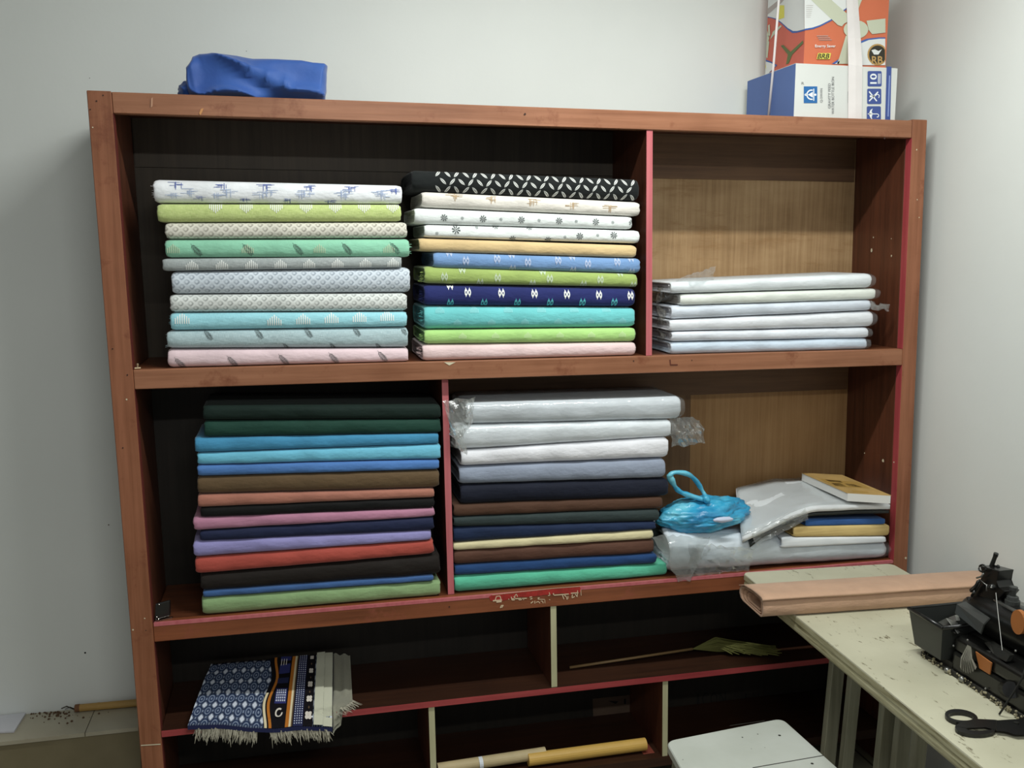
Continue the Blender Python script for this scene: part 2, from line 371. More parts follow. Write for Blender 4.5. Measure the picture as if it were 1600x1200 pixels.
# ------------------------------------------------------------------ folded cloth bolts
class Bolt:
    """a folded length of cloth lying on its side: px = (x left, y top left, y bottom left, x right, y top right, y bottom right)"""
    def __init__(s, px, yf=.012, depth=.262, amp=.0016, seed=0, sag=0., ex=.8, ry=.5, top=None, zfloor=None):
        xl, yTL, yBL, xr, yTR, yBR = px
        s.a, s.b = at(xl, yBL, Y=yf), at(xr, yBR, Y=yf); s.c, s.d = at(xl, yTL, Y=yf), at(xr, yTR, Y=yf)
        if zfloor is not None: s.a.z = s.b.z = zfloor+.0006
        s.x0, s.x1 = s.a.x, s.b.x; s.L = s.x1-s.x0; s.yf = yf; s.dp = depth; s.amp = amp; s.seed = seed*3.7; s.ex = ex; s.ry = ry; s.sag = sag
    def zz(s, t):
        g = .0005
        wv = .0012*math.sin(t*5+s.seed)
        return s.a.z+(s.b.z-s.a.z)*t+g, s.c.z+(s.d.z-s.c.z)*t-g
    def disp(s, x, v):
        q = noise.noise(Vector((x*5+s.seed, v*16, s.seed)))*1.2 + noise.noise(Vector((x*17+s.seed*2+v*30, v*26, 3+s.seed)))*.7
        return q*s.amp
    def front(s, u, v, off=0.):
        """u metres from the left end, v metres above the bolt's lower edge, on the visible front"""
        u = min(s.L-.003, max(.003, u)); t = u/s.L; zb, zt = s.zz(t); h = zt-zb; v = min(h*.985, max(h*.015, v))
        k = (v-h/2)/(h/2); ph = math.asin(min(1, abs(k)**(1/s.ex)))
        y = s.yf + h*s.ry*(1-math.cos(ph)**s.ex) + s.disp(u, v) - off
        return Vector((s.x0+u, y, zb+v))
    def section(s, u, n=9):
        t = u/s.L; zb, zt = s.zz(t); h = zt-zb; zc = (zb+zt)/2; P = []
        for i in range(n+1):                       # front, bottom to top
            ph = -PI/2+PI*i/n; k = math.copysign(abs(math.sin(ph))**s.ex, ph)
            v = h/2+k*h/2; P.append(Vector((s.x0+u, s.yf+h*s.ry*(1-abs(math.cos(ph))**s.ex)+s.disp(u, v), zb+v)))
        for j in (.3, .6): P.append(Vector((s.x0+u, s.yf+s.dp*j, zt)))
        for i in range(5):
            ph = PI/2-PI*i/4; P.append(Vector((s.x0+u, s.yf+s.dp-h*.4*(1-math.cos(ph)), zc+math.sin(ph)*h/2)))
        for j in (.6, .3): P.append(Vector((s.x0+u, s.yf+s.dp*j, zb)))
        return P
    def mesh(s, nu=46, end=.012):
        bm = bmesh.new(); uvl = bm.loops.layers.uv.new('UVMap'); rings = []; uvs = []
        us = [0, end*.35, end]+[end+(s.L-2*end)*i/nu for i in range(1, nu)]+[s.L-end, s.L-end*.35, s.L]
        for u in us:
            P = s.section(u); e = min(u, s.L-u); k = 1-.16*max(0, 1-e/end)**2
            zb, zt = s.zz(u/s.L); zc = (zb+zt)/2
            P = [Vector((p.x, s.yf+s.dp/2+(p.y-s.yf-s.dp/2)*(1-(1-k)*.12), zc+(p.z-zc)*k)) for p in P]
            wob = .002*noise.noise(Vector((s.seed, u*40, 1)))
            if e < end*.6: P = [Vector((p.x+.0035*noise.noise(Vector((s.seed+u, p.y*55, p.z*90))), p.y, p.z)) for p in P]
            rings.append([bm.verts.new(p) for p in P]); acc = [0]
            for a, b in zip(P, P[1:]): acc.append(acc[-1]+(b-a).length)
            uvs.append((u, acc))
        n = len(rings[0])
        for i, (A, B) in enumerate(zip(rings, rings[1:])):
            for j in range(n):
                j2 = (j+1) % n; f = bm.faces.new((A[j], B[j], B[j2], A[j2])); f.smooth = True
                for lp, (r, q) in zip(f.loops, ((i, j), (i+1, j), (i+1, j+1), (i, j+1))):
                    u, acc = uvs[r]; lp[uvl].uv = (u, acc[q] if q < n else acc[-1]+.01)
        for R_, sg in ((rings[0], -1), (rings[-1], 1)):          # rolled layers showing at each end
            c = sum((v.co for v in R_), Vector())/n; prev = R_
            for q, dx in ((.86, .0), (.8, -.006), (.62, -.002), (.54, -.008), (.34, -.003), (.26, -.009)):
                new = [bm.verts.new(Vector((c.x+sg*dx+.002*noise.noise(v.co*60), c.y+(v.co.y-c.y)*(1-(1-q)*.25), c.z+(v.co.z-c.z)*q))) for v in R_]
                for j in range(n):
                    j2 = (j+1) % n; f = bm.faces.new((prev[j], prev[j2], new[j2], new[j]) if sg > 0 else (new[j], new[j2], prev[j2], prev[j])); f.smooth = True
                prev = new
            bm.faces.new(prev)
        return bm
    def base(s): zb, _ = s.zz(.5); return Vector(((s.x0+s.x1)/2, s.yf+s.dp/2, zb))
def slices(p, step=.0028):
    """cut a flat polygon into thin strips so that it follows the rounded front"""
    lo = min(v for _, v in p); hi = max(v for _, v in p)
    if hi-lo < step*1.2: return [p]
    out = []; k = math.floor(lo/step)
    def clip(P, c, sg):
        r = []
        for i, (u, v) in enumerate(P):
            u2, v2 = P[(i+1) % len(P)]; a, b_ = (v-c)*sg, (v2-c)*sg
            if a >= 0: r.append((u, v))
            if a*b_ < 0: t_ = a/(a-b_); r.append((u+(u2-u)*t_, c))
        return r
    while k*step < hi:
        q = clip(p, k*step, 1); q = clip(q, (k+1)*step, -1) if len(q) > 2 else []
        if len(q) > 2: out.append(q)
        k += 1
    return out
def M(b, bm, polys, mi, off=.0010):
    for P in polys:
        c = sum(v for _, v in P)/len(P); h = b.zz(.5)[1]-b.zz(.5)[0]
        if c < -.002 or c > h+.002: continue
        for p in slices(P):
            if max(v for _, v in p) > 0 and min(v for _, v in p) < h: poly(bm, [b.front(u, v, off) for u, v in p], mi)
# --- printed motifs: lists of polygons in metres (u along the bolt, v upwards)
def rot2(P, a, cx, cv, s=1):
    ca, sa = math.cos(a), math.sin(a); return [(cx+(x*ca-y*sa)*s, cv+(x*sa+y*ca)*s) for x, y in P]
def sprig(cx, cv, s=1., ang=-.9):
    out = []
    for i in range(7):
        x = -.018+i*.0054; l = .0165*(1-abs(i-2.5)/7.5)
        for sd in (1, -1):
            dx, dy = l*.80, sd*l*.62
            out.append([(x-.0002, 0), (x+dx*.45-.0002, dy*.52+sd*.0004), (x+dx, dy), (x+dx*.5+.0006, dy*.42-sd*.0003)])
    out.append([(-.023, -.0003), (.02, -.0003), (.02, .0003), (-.023, .0003)])
    return [rot2(p, ang, cx, cv, s) for p in out]
def dome(cx, cv, s=1., up=1):
    out = []
    for i in range(7):
        x = (-3+i)*.0048; h = .024*(1-abs(i-3)/6.5); out.append([(x-.0011, -.010*up), (x+.0011, -.010*up), (x+.0011, (-.010+h)*up), (x-.0011, (-.010+h)*up)])
    return [rot2(p, 0, cx, cv, s) for p in out]
def ikat(cx, cv, s=1.15):
    out = []
    for sd in (-1, 1):
        c = sd*.0042; R1 = [(c+.0040*math.cos(a), .0085*math.sin(a)*(1+.15*sd*math.cos(a))) for a in [2*PI*i/10 for i in range(10)]]
        R2 = [(c+.0015*math.cos(a), .0036*math.sin(a)) for a in [2*PI*i/10 for i in range(10)]]
        for i in range(10): j = (i+1) % 10; out.append([R1[i], R1[j], R2[j], R2[i]])
        out.append([(c-.0012, .008), (c+.0012, .008), (c+.0008*sd, .0125)]); out.append([(c-.0012, -.008), (c+.0012, -.008), (c+.0008*sd, -.0125)])
    return [rot2(p, 0, cx, cv, s) for p in out]
def flower(cx, cv, s=1.):
    out = []
    for i in range(8):
        a = 2*PI*i/8
        for da in (-.28, .28):
            out.append(rot2([(.0035, -.0004), (.0115, -.0012), (.0122, .0004), (.0035, .0006)], a+da, 0, 0))
    out.append([(.002*math.cos(a), .002*math.sin(a)) for a in [2*PI*i/6 for i in range(6)]])
    return [rot2(p, .2, cx, cv, s) for p in out]
def lens(cx, cv, ang, l=.0175, w_=.0052):
    top = [(-l, 0), (-l*.5, w_*.8), (0, w_), (l*.5, w_*.8), (l, 0), (l*.55, .0006), (-l*.55, .0006)]
    return [rot2(top, ang, cx, cv), rot2([(x, -y) for x, y in top][::-1], ang, cx, cv)]
def brush(cx, cv, s=1., rnd=random):
    out = []
    for i in range(6):
        x = (rnd.random()-.5)*.03; y = (rnd.random()-.3)*.012; l = .012+.014*rnd.random()
        out.append([(x-l/2, y-.0006), (x+l/2, y-.0003), (x+l/2, y+.0005), (x-l/2, y+.0006)])
    for i in range(5):
        x = (rnd.random()-.5)*.02; l = .008+.012*rnd.random(); out.append([(x-.0006, -l*.7), (x+.0006, -l*.6), (x+.0005, l*.4), (x-.0006, l*.45)])
    return [rot2(p, 0, cx, cv, s) for p in out]

def put(name, label, cat, group, b, mats, prints=(), parent=None, nu=46, end=.012):
    bm = b.mesh(nu, end)
    bmesh.ops.recalc_face_normals(bm, faces=list(bm.faces))
    for mi, polys in prints: M(b, bm, polys, mi)
    me = bpy.data.meshes.new(name); bm.to_mesh(me); bm.free()
    o = link(name, me, mats, parent, None if parent else b.base())
    if not parent: tag(o, label, cat, group)
    return o
def row(b, n, u0, du, v, fn, dv=0, **k):
    out = []
    for i in range(n): out += fn(u0+du*i, v+dv*i, **k)
    return out
WHT = plain('white_print', (236, 238, 234), .85); DKP = plain('dark_grey_print', (62, 70, 70), .85); BLP = plain('blue_print', (92, 108, 172), .85)
LBP = plain('pale_blue_print', (172, 186, 214), .85); BRP = plain('tan_print', (178, 152, 118), .85); TEALP = plain('teal_print', (86, 178, 190), .85); SILV = plain('silver_print', (206, 208, 204), .85)
PALE = plain('pale_print', (190, 205, 176), .85); SKYP = plain('pale_sky_print', (150, 214, 216), .85); LIMP = plain('pale_lime_print', (206, 228, 176), .85); GRYP = plain('soft_grey_print', (120, 128, 128), .85)
HUE = plain('grey_leaf_print', (112, 132, 124), .85)
# every fabric is printed cotton folded in lengths; depth of the stack about 26 cm
G1 = 'printed fabric bolts in the upper left stack'
def B(px, **k): return Bolt(px, **k)
b = B((241, 279.5, 317, 628, 289, 318.5), seed=1, amp=.0022)
pr = []; 
put('fabric_bolt', 'white fabric with blue brush-stroke print, topmost in the upper left stack', 'fabric', G1, b,
    [cloth('white_blue', (238, 241, 245)), BLP, LBP], [(1, row(b, 6, .06, .113, b.zz(0)[1]*0+.047, brush, dv=-.0022)), (1, row(b, 4, .115, .113, .012, brush, s=.7, dv=-.003)), (2, row(b, 7, .09, .1, .028, brush, s=1.1)), (2, row(b, 6, .05, .11, .02, brush, s=.9))])
b = B((246, 318, 347.5, 627, 319, 346), seed=2)
put('fabric_bolt', 'lime green fabric with white striped shield shapes, second from top in the upper left stack', 'fabric', G1, b,
    [cloth('lime_slub', (178, 198, 108), 'slub', (206, 218, 150)), WHT], [(1, row(b, 7, .148, .0785, .038, dome, up=-1, s=1.05))])
b = B((259, 348, 373.5, 636, 347, 372), seed=3)
put('fabric_bolt', 'beige fabric with grey ring lattice print, third from top in the upper left stack', 'fabric', G1, b, [cloth('beige_lattice', (222, 218, 204), 'lattice', (128, 122, 112))])
b = B((259, 374, 403, 640, 373, 402), seed=4)
put('fabric_bolt', 'mint green fabric with dark fern leaf print, fourth from top in the upper left stack', 'fabric', G1, b,
    [cloth('mint', (136, 206, 172)), DKP, PALE], [(1, row(b, 5, .078, .132, .020, sprig, dv=.0012, s=.95)), (2, row(b, 4, .02, .19, .022, dome, s=1.))])
b = B((254, 404, 424, 628, 401, 418.5), seed=5)
put('fabric_bolt', 'grey fabric with white striped dome print, fifth from top in the upper left stack', 'fabric', G1, b,
    [cloth('grey_slub', (150, 158, 158), 'slub', (176, 182, 182)), WHT], [(1, row(b, 8, .075, .0765, .013, dome))])
b = B((269, 424.5, 460, 641, 418, 457.5), seed=6)
put('fabric_bolt', 'pale blue-grey fabric with ring lattice print, thickest in the upper left stack', 'fabric', G1, b, [cloth('bluegrey_lattice', (208, 218, 228), 'lattice', (122, 134, 148))])
b = B((267, 460.5, 488.5, 636, 458, 486), seed=7)
put('fabric_bolt', 'off-white fabric with grey ring lattice print, seventh from top in the upper left stack', 'fabric', G1, b, [cloth('offwhite_lattice', (220, 224, 220), 'lattice', (130, 134, 132))])
b = B((267, 489, 517, 636, 487, 511), seed=8)
put('fabric_bolt', 'aqua blue fabric with faint white striped domes, eighth from top in the upper left stack', 'fabric', G1, b,
    [cloth('aqua', (140, 208, 222), 'slub', (164, 220, 230)), WHT], [(1, row(b, 1, .03, .078, .03, dome, s=1.2)), (1, row(b, 5, .27, .077, .022, dome, s=1.2, dv=.002))])
b = B((262, 517.5, 545, 638, 511.5, 543.5), seed=9)
put('fabric_bolt', 'mottled blue-grey fabric with dark fern sprigs, second from bottom in the upper left stack', 'fabric', G1, b,
    [cloth('mottled', (158, 184, 190), 'slub', (186, 206, 210)), DKP], [(1, row(b, 5, .105, .132, .037, sprig, s=.85, dv=.0035)), (1, row(b, 3, .31, .127, .002, sprig, s=.7))])
b = B((263, 546, 573.5, 638, 544.5, 566.5), seed=10, zfloor=Z1t+ZT)
put('fabric_bolt', 'pale pink fabric with dark fern leaf print, bottom of the upper left stack', 'fabric', G1, b,
    [cloth('pink', (232, 204, 210)), DKP], [(1, row(b, 5, .03, .136, .012, sprig, dv=.0012, s=.95))])

G2 = 'printed fabric bolts in the upper middle stack'
BLACK = cloth('black', (24, 28, 28), sheen=.1)
b = B((644, 265, 298, 998.5, 279.5, 314), seed=11, amp=.002)
pr = []
rr = random.Random(3)
for i in range(23):
    for j in range(3):
        u = .074+i*.0262+(.013 if j % 2 else 0); v = .008+j*.0215
        if u < b.L-.012: pr += lens(u, v, (.78 if (i+j//2) % 2 else -.85)+rr.random()*.15, .0125, .0038)
put('fabric_bolt', 'black fabric with white leaf print and one plain end, topmost in its stack', 'fabric', G2, b, [BLACK, SILV], [(1, pr)])
b = B((660, 299, 324, 1000, 315.5, 338), seed=12, amp=.0024)
put('fabric_bolt', 'cream fabric with faint tan stroke print, second from top in the upper middle stack', 'fabric', G2, b,
    [cloth('cream', (224, 218, 208)), BRP], [(1, row(b, 6, .09, .115, .034, brush, dv=-.0035, s=1.1))])
b = B((648, 324.5, 350, 987.5, 338.5, 358.5), seed=13, amp=.0022)
put('fabric_bolt', 'white fabric with a single row of small dark flowers, third in the upper middle stack', 'fabric', G2, b,
    [cloth('white_flower', (228, 234, 232)), DKP, GRYP], [(1, row(b, 6, .083, .112, .019, flower, s=.85)), (2, row(b, 6, .135, .112, .019, flower, s=.4))])
b = B((663.5, 350.5, 371, 999.5, 360, 380.5), seed=14, amp=.0022)
put('fabric_bolt', 'white fabric with scattered dark flowers, fourth in the upper middle stack', 'fabric', G2, b,
    [cloth('white_flower_b', (230, 235, 233)), DKP, GRYP],
    [(1, flower(.09, .024, 1.05)+flower(.205, .038, .8)+flower(.305, .038, .8)+flower(.255, .002, .8)+flower(.36, .002, .8)+flower(.455, .016, .9)+flower(.56, .022, .9)), (2, flower(.035, .012, .4)+flower(.15, .032, .4)+flower(.41, .012, .4)+flower(.51, .02, .4))])
b = B((656, 371.5, 393, 994.5, 383, 403), seed=15)
put('fabric_bolt', 'plain sandy yellow fabric, fifth in the upper middle stack', 'fabric', G2, b, [cloth('sand', (214, 184, 128))])
b = B((678, 393.5, 418.5, 1000.5, 403.5, 427.5), seed=16)
put('fabric_bolt', 'light blue fabric with pale paired oval print, sixth in the upper middle stack', 'fabric', G2, b,
    [cloth('cornflower', (110, 150, 200)), LBP], [(1, row(b, 4, .092, .182, .022, ikat, dv=.001)+row(b, 3, .185-.092+.09, .182, .03, ikat, dv=.001)+row(b, 4, .045, .182, .045, ikat)+row(b, 3, .23, .182, .002, ikat))])
b = B((664, 416, 443.5, 996, 428, 449), seed=17)
put('fabric_bolt', 'olive lime fabric with pale paired oval print, seventh in the upper middle stack', 'fabric', G2, b,
    [cloth('olive_lime', (154, 178, 86)), PALE], [(1, row(b, 5, .056, .155, .020, ikat)+row(b, 4, .108, .238, .043, ikat)+row(b, 4, .16, .155, .004, ikat))])
b = B((663.5, 444.5, 477.5, 992, 450, 479.5), seed=18)
put('fabric_bolt', 'navy blue fabric with white and teal paired oval print, eighth in the upper middle stack', 'fabric', G2, b,
    [cloth('navy_ikat', (36, 44, 104), sheen=.1), WHT, TEALP], [(1, row(b, 7, .125, .0985, .038, ikat, dv=-.001)+row(b, 1, .075, .1, .058, ikat)), (2, row(b, 6, .075, .0985, .006, ikat, dv=.0012))])
b = B((663.5, 478, 515.5, 992, 480.5, 511.5), seed=19)
put('fabric_bolt', 'turquoise fabric with faint pale spots, ninth in the upper middle stack', 'fabric', G2, b,
    [cloth('turquoise', (96, 198, 200)), SKYP], [(1, row(b, 7, .045, .1, .055, dome, s=.8)+row(b, 6, .095, .1, .02, dome, s=.7))])
b = B((663.5, 516, 538, 992.5, 512, 534), seed=20)
put('fabric_bolt', 'bright lime green fabric, second from bottom in the upper middle stack', 'fabric', G2, b,
    [cloth('bright_lime', (166, 214, 116)), LIMP], [(1, row(b, 6, .11, .097, .022, dome, s=.7))])
b = B((661, 538.5, 562.5, 993, 534.5, 556), seed=21, zfloor=Z1t+ZT)
put('fabric_bolt', 'plain blush pink fabric, bottom of the upper middle stack', 'fabric', G2, b, [cloth('blush', (232, 202, 202))])

# frayed threads and loose corners at the ends of some bolts
rf = random.Random(12)
for o in [q for q in COL.objects if q.name.startswith('fabric_bolt')]:
    i = int(o.name.split('.')[1]) if '.' in o.name else 0
    if i not in (0, 3, 7, 8, 16, 17, 18, 19, 20): continue
    xs_ = [v.co.x for v in o.data.vertices]; zs_ = [v.co.z for v in o.data.vertices]; ys_ = min(v.co.y for v in o.data.vertices)
    h = max(zs_)-min(zs_); zmid = (max(zs_)+min(zs_))/2; sg = -1 if i != 3 else 1; xe = (min(xs_) if sg < 0 else max(xs_))-sg*.004
    bm = bmesh.new(); base_ = o.location
    for k in range(16):
        z = zmid+rf.uniform(-.32, .32)*h*.8; y = ys_+.028+rf.random()*.05; l = rf.uniform(.006, .014)
        a = Vector((xe, y, z))+base_; b_ = a+Vector((sg*l, rf.uniform(-.006, .006), rf.uniform(-.004, .004))); w_ = Vector((0, .0005, .0008))
        poly(bm, [a-w_, a+w_, b_+w_*.4, b_-w_*.4], 0)
    tag(obj('frayed_threads', bm, o.data.materials[0], o), kind='stuff')

# ------------------------------------------------------------------ white cloth in clear sleeves, upper right bay
FILM = film()
FILM2 = film('cloudy_plastic_film', (228, 231, 228), .14, .18)
FILM3 = film('dusty_plastic_film', (206, 202, 192), .18, .40)
def shell(name, b, m, parent, grow=.003, x0=-.012, x1=.012, amp=.004, seed=0):
    """crumpled film round a bolt"""
    bm = bmesh.new(); rings = []; nu = 40
    for i in range(nu+1):
        u = x0+(b.L+x1-x0)*i/nu; P = b.section(min(b.L, max(0, u))); zc = sum(p.z for p in P)/len(P)
        e = 1 if 0 < u < b.L else .75
        R_ = []
        for p in P:
            dz = 1 if p.z > zc else -1
            nn = noise.noise(Vector((u*14+seed, p.z*40, p.y*14)))*amp + noise.noise(Vector((u*45, p.z*70+seed, p.y*30)))*amp*.5
            fr = (p.y < b.yf+.04)
            R_.append(bm.verts.new((b.x0+u, p.y-(grow+abs(nn) if fr else -.002), zc+(p.z-zc)*e+(dz*.0002))))
        rings.append(R_)
    n = len(rings[0])
    for A, C in zip(rings, rings[1:]):
        for j in range(n): bm.faces.new((A[j], C[j], C[(j+1) % n], A[(j+1) % n]))
    return obj(name, bm, m, parent, smooth=True)
def crumple(name, pts, m, parent, y0, y1, amp=.012, seed=0, nx=14, ny=8, thick=True):
    """crumpled film: pts = outline corners in pixels (TL, TR, BR, BL); bulges between depth y0 (front) and y1"""
    bm = bmesh.new(); sheets = []
    for sgn in (0, 1):
        G = []
        for j in range(ny+1):
            r = []
            for i in range(nx+1):
                s_, t_ = i/nx, j/ny
                px = (pts[0][0]*(1-s_)+pts[1][0]*s_)*(1-t_)+(pts[3][0]*(1-s_)+pts[2][0]*s_)*t_
                py = (pts[0][1]*(1-s_)+pts[1][1]*s_)*(1-t_)+(pts[3][1]*(1-s_)+pts[2][1]*s_)*t_
                k = math.sin(PI*s_)*math.sin(PI*t_); yc = (y0+y1)/2
                y = yc+(-1 if sgn == 0 else 1)*(y1-y0)/2*k**.6+amp*noise.noise(Vector((px*.09+seed, py*.09, sgn*5)))+amp*.6*noise.noise(Vector((px*.25, py*.25+seed, sgn*3)))
                e = (px+noise.noise(Vector((px*.12, py*.12, seed)))*5*(1-k), py+noise.noise(Vector((px*.12, py*.12, seed+9)))*5*(1-k))
                r.append(bm.verts.new(at(e[0], e[1], Y=y)))
            G.append(r)
        sheets.append(G)
        for j in range(ny):
            for i in range(nx): bm.faces.new((G[j][i], G[j][i+1], G[j+1][i+1], G[j+1][i]))
    return obj(name, bm, m, parent)
G3 = 'white cloth packs in the upper right bay'
packs = [
 ((1049, 441, 459, 1361, 427, 450), (238, 242, 245), 'white cloth in clear plastic, topmost of the pile in the upper right bay'),
 ((1064, 459.5, 477.5, 1369, 450.5, 468), (238, 240, 230), 'ivory cloth in clear plastic, second from top in the upper right bay'),
 ((1050, 478, 499.5, 1361, 468.5, 485), (222, 228, 240), 'bluish white cloth in clear plastic, third from top in the upper right bay'),
 ((1047, 500, 518, 1364, 485.5, 511), (238, 238, 243), 'white cloth in clear plastic, third from bottom in the upper right bay'),
 ((1050, 518.5, 534, 1357, 511.5, 528), (236, 238, 246), 'white cloth in clear plastic, second from bottom in the upper right bay'),
 ((1049, 534.5, 552.5, 1355, 528.5, 546.5), (212, 226, 243), 'pale blue cloth in clear plastic, bottom of the pile in the upper right bay')]
for i, (px, c, lb) in enumerate(packs):
    b = B(px, seed=30+i, amp=.0028, yf=.02, depth=.25, zfloor=Z1t+ZT if i == 5 else None)
    th = thing('cloth_pack', lb, 'fabric', b.base(), G3)
    put('cloth', None, None, None, b, [cloth('pack%d' % i, c, sheen=.1)], parent=th)
    shell('plastic_sleeve', b, FILM, th, amp=.005, seed=i*5)
    if i == 0:
        crumple('plastic_fold', [(1056, 436), (1120, 416), (1110, 446), (1052, 462)], FILM, th, .012, .12, .02, 3)
    if i == 1: crumple('plastic_end', [(1027, 446), (1064, 442), (1066, 474), (1026, 471)], FILM3, th, .08, .2, .02, 1)
    if i == 2: crumple('plastic_end', [(1360, 472), (1388, 476), (1390, 486), (1362, 484)], FILM2, th, .004, .03, .006, 2)
    if i == 3: crumple('plastic_end', [(1028, 478), (1048, 480), (1046, 516), (1026, 508)], FILM3, th, .07, .18, .02, 4)
    if i == 5: crumple('plastic_end', [(1027, 514), (1048, 518), (1048, 536), (1027, 532)], FILM3, th, .07, .19, .014, 5)

# ------------------------------------------------------------------ plain cloth, lower left bay
G4 = 'plain fabric lengths in the lower left bay'
rows = [
 ((318, 634, 657, 689, 633, 655), (16, 36, 30), 'blackish green fabric, topmost in the lower left bay', None),
 ((320, 658, 684, 689, 655.5, 677), (22, 64, 52), 'dark bottle green fabric with a slanting fold, second from top in the lower left bay', 'fold'),
 ((305, 684.5, 708, 686, 677.5, 694), (52, 142, 186), 'deep sky blue fabric, third from top in the lower left bay', None),
 ((309, 708.5, 727, 688.5, 694.5, 718), (98, 188, 218), 'bright cyan fabric, fourth from top in the lower left bay', None),
 ((309, 727.5, 745, 686, 718.5, 734), (72, 124, 192), 'cornflower blue fabric, fifth from top in the lower left bay', None),
 ((309.5, 745.5, 773.5, 686, 734.5, 763), (98, 76, 48), 'olive brown fabric, between the cornflower blue and terracotta pieces', None),
 ((309.5, 774, 794, 679, 764, 778), (176, 112, 92), 'terracotta pink fabric, seventh from top in the lower left bay', None),
 ((314, 794.5, 809, 679, 778.5, 794), (14, 14, 14), 'black fabric, squeezed between terracotta and mauve pieces', None),
 ((303, 809.5, 830, 679, 794.5, 807.5), (186, 124, 152), 'mauve pink fabric, sticking out on the left of the lower left pile', None),
 ((313, 830.5, 846, 678, 808, 829), (32, 40, 72), 'navy fabric, just below the mauve piece', None),
 ((303, 846.5, 872, 673.5, 829.5, 844.5), (148, 142, 200), 'lavender fabric, just above the red piece', None),
 ((306, 872.5, 898.5, 678, 845, 867), (178, 72, 58), 'brick red fabric, the only red piece of the lower left pile', None),
 ((315, 899, 924, 688, 867.5, 899), (30, 24, 20), 'very dark brown fabric, third from bottom in the lower left bay', None),
 ((317, 924.5, 934.5, 677, 899.5, 908), (56, 96, 152), 'thin steel blue fabric, second from bottom in the lower left bay', None),
 ((317, 935, 964, 688.5, 908.5, 933.5), (134, 166, 110), 'sage green fabric, bottom of the lower left pile', None)]
for i, (px, c, lb, ex) in enumerate(rows):
    b = B(px, seed=50+i, amp=.0034, yf=.02, depth=.25, ry=.42, zfloor=Z2t+ZT+.0006 if i == 14 else None)
    pr = []
    mats = [cloth('plain%d' % i, c, sheen=.15 if sum(c) > 200 else .05, rough=.75)]
    put('folded_fabric', lb, 'fabric', G4, b, mats, pr)
# ------------------------------------------------------------------ plain cloth, lower middle bay
G5 = 'fabric lengths in the lower middle pile'
rows = [
 ((729, 629, 664, 1063, 619, 656), (212, 217, 223), 'grey-white cloth in a loose plastic bag, topmost in the lower middle pile', 'bag'),
 ((712, 664.5, 704.5, 1049, 656.5, 683), (232, 236, 241), 'thick white cloth in clear plastic, second from top in the lower middle pile', 'film'),
 ((721, 705, 729, 1044, 683.5, 716), (226, 226, 232), 'bare white cloth with crisp folds, third from top in the lower middle pile', None),
 ((718.5, 730, 758, 1039.5, 717, 748), (142, 152, 172), 'blue-grey cloth, fourth from top in the lower middle pile', None),
 ((720, 758.5, 789, 1044, 748.5, 776.5), (24, 28, 44), 'black-navy cloth, just below the blue-grey piece', None),
 ((709.5, 789.5, 808, 1035, 777, 795.5), (84, 56, 40), 'mid brown cloth, above the slate green piece', None),
 ((709.5, 808.5, 824, 1030, 796, 815.5), (50, 62, 62), 'slate green-grey cloth, in the lower middle pile', None),
 ((709.5, 824.5, 849, 1025, 816, 827.5), (28, 44, 76), 'dark navy cloth, directly above the cream piece', None),
 ((709.5, 849.5, 861, 1020.5, 828, 843), (218, 206, 158), 'thin cream yellow cloth, in the lower middle pile', None),
 ((710, 861.5, 884, 1022, 843.5, 865), (92, 60, 46), 'reddish brown cloth, directly below the cream piece', None),
 ((711, 884.5, 900, 1026, 865.5, 881), (24, 66, 118), 'royal blue cloth, second from bottom in the lower middle pile', None),
 ((711, 900.5, 923.5, 1043, 881.5, 905), (74, 190, 152), 'sea green cloth, bottom of the lower middle pile', None)]
for i, (px, c, lb, ex) in enumerate(rows):
    b = B(px, seed=70+i, amp=.0034, yf=.03, depth=.245, ry=.42, zfloor=Z2t+ZT+.0006 if i == 11 else None)
    m = [cloth('mid%d' % i, c, sheen=.15 if sum(c) > 200 else .05, rough=.75)]
    if ex is None: put('folded_fabric', lb, 'fabric', G5, b, m); continue
    th = thing('cloth_pack', lb, 'fabric', b.base(), G5)
    put('cloth', None, None, None, b, m, parent=th)
    shell('plastic_sleeve', b, FILM, th, amp=.006, seed=i*5+2)
    if ex == 'bag':
        crumple('plastic_end', [(692, 626), (742, 620), (738, 664), (712, 690)], FILM2, th, -.016, .018, .008, 11)
        crumple('plastic_end', [(1048, 652), (1094, 655), (1102, 694), (1050, 698)], FILM2, th, .02, .1, .02, 12)
    else: crumple('plastic_end', [(700, 668), (722, 664), (730, 712), (716, 700)], FILM2, th, -.004, .022, .006, 13)

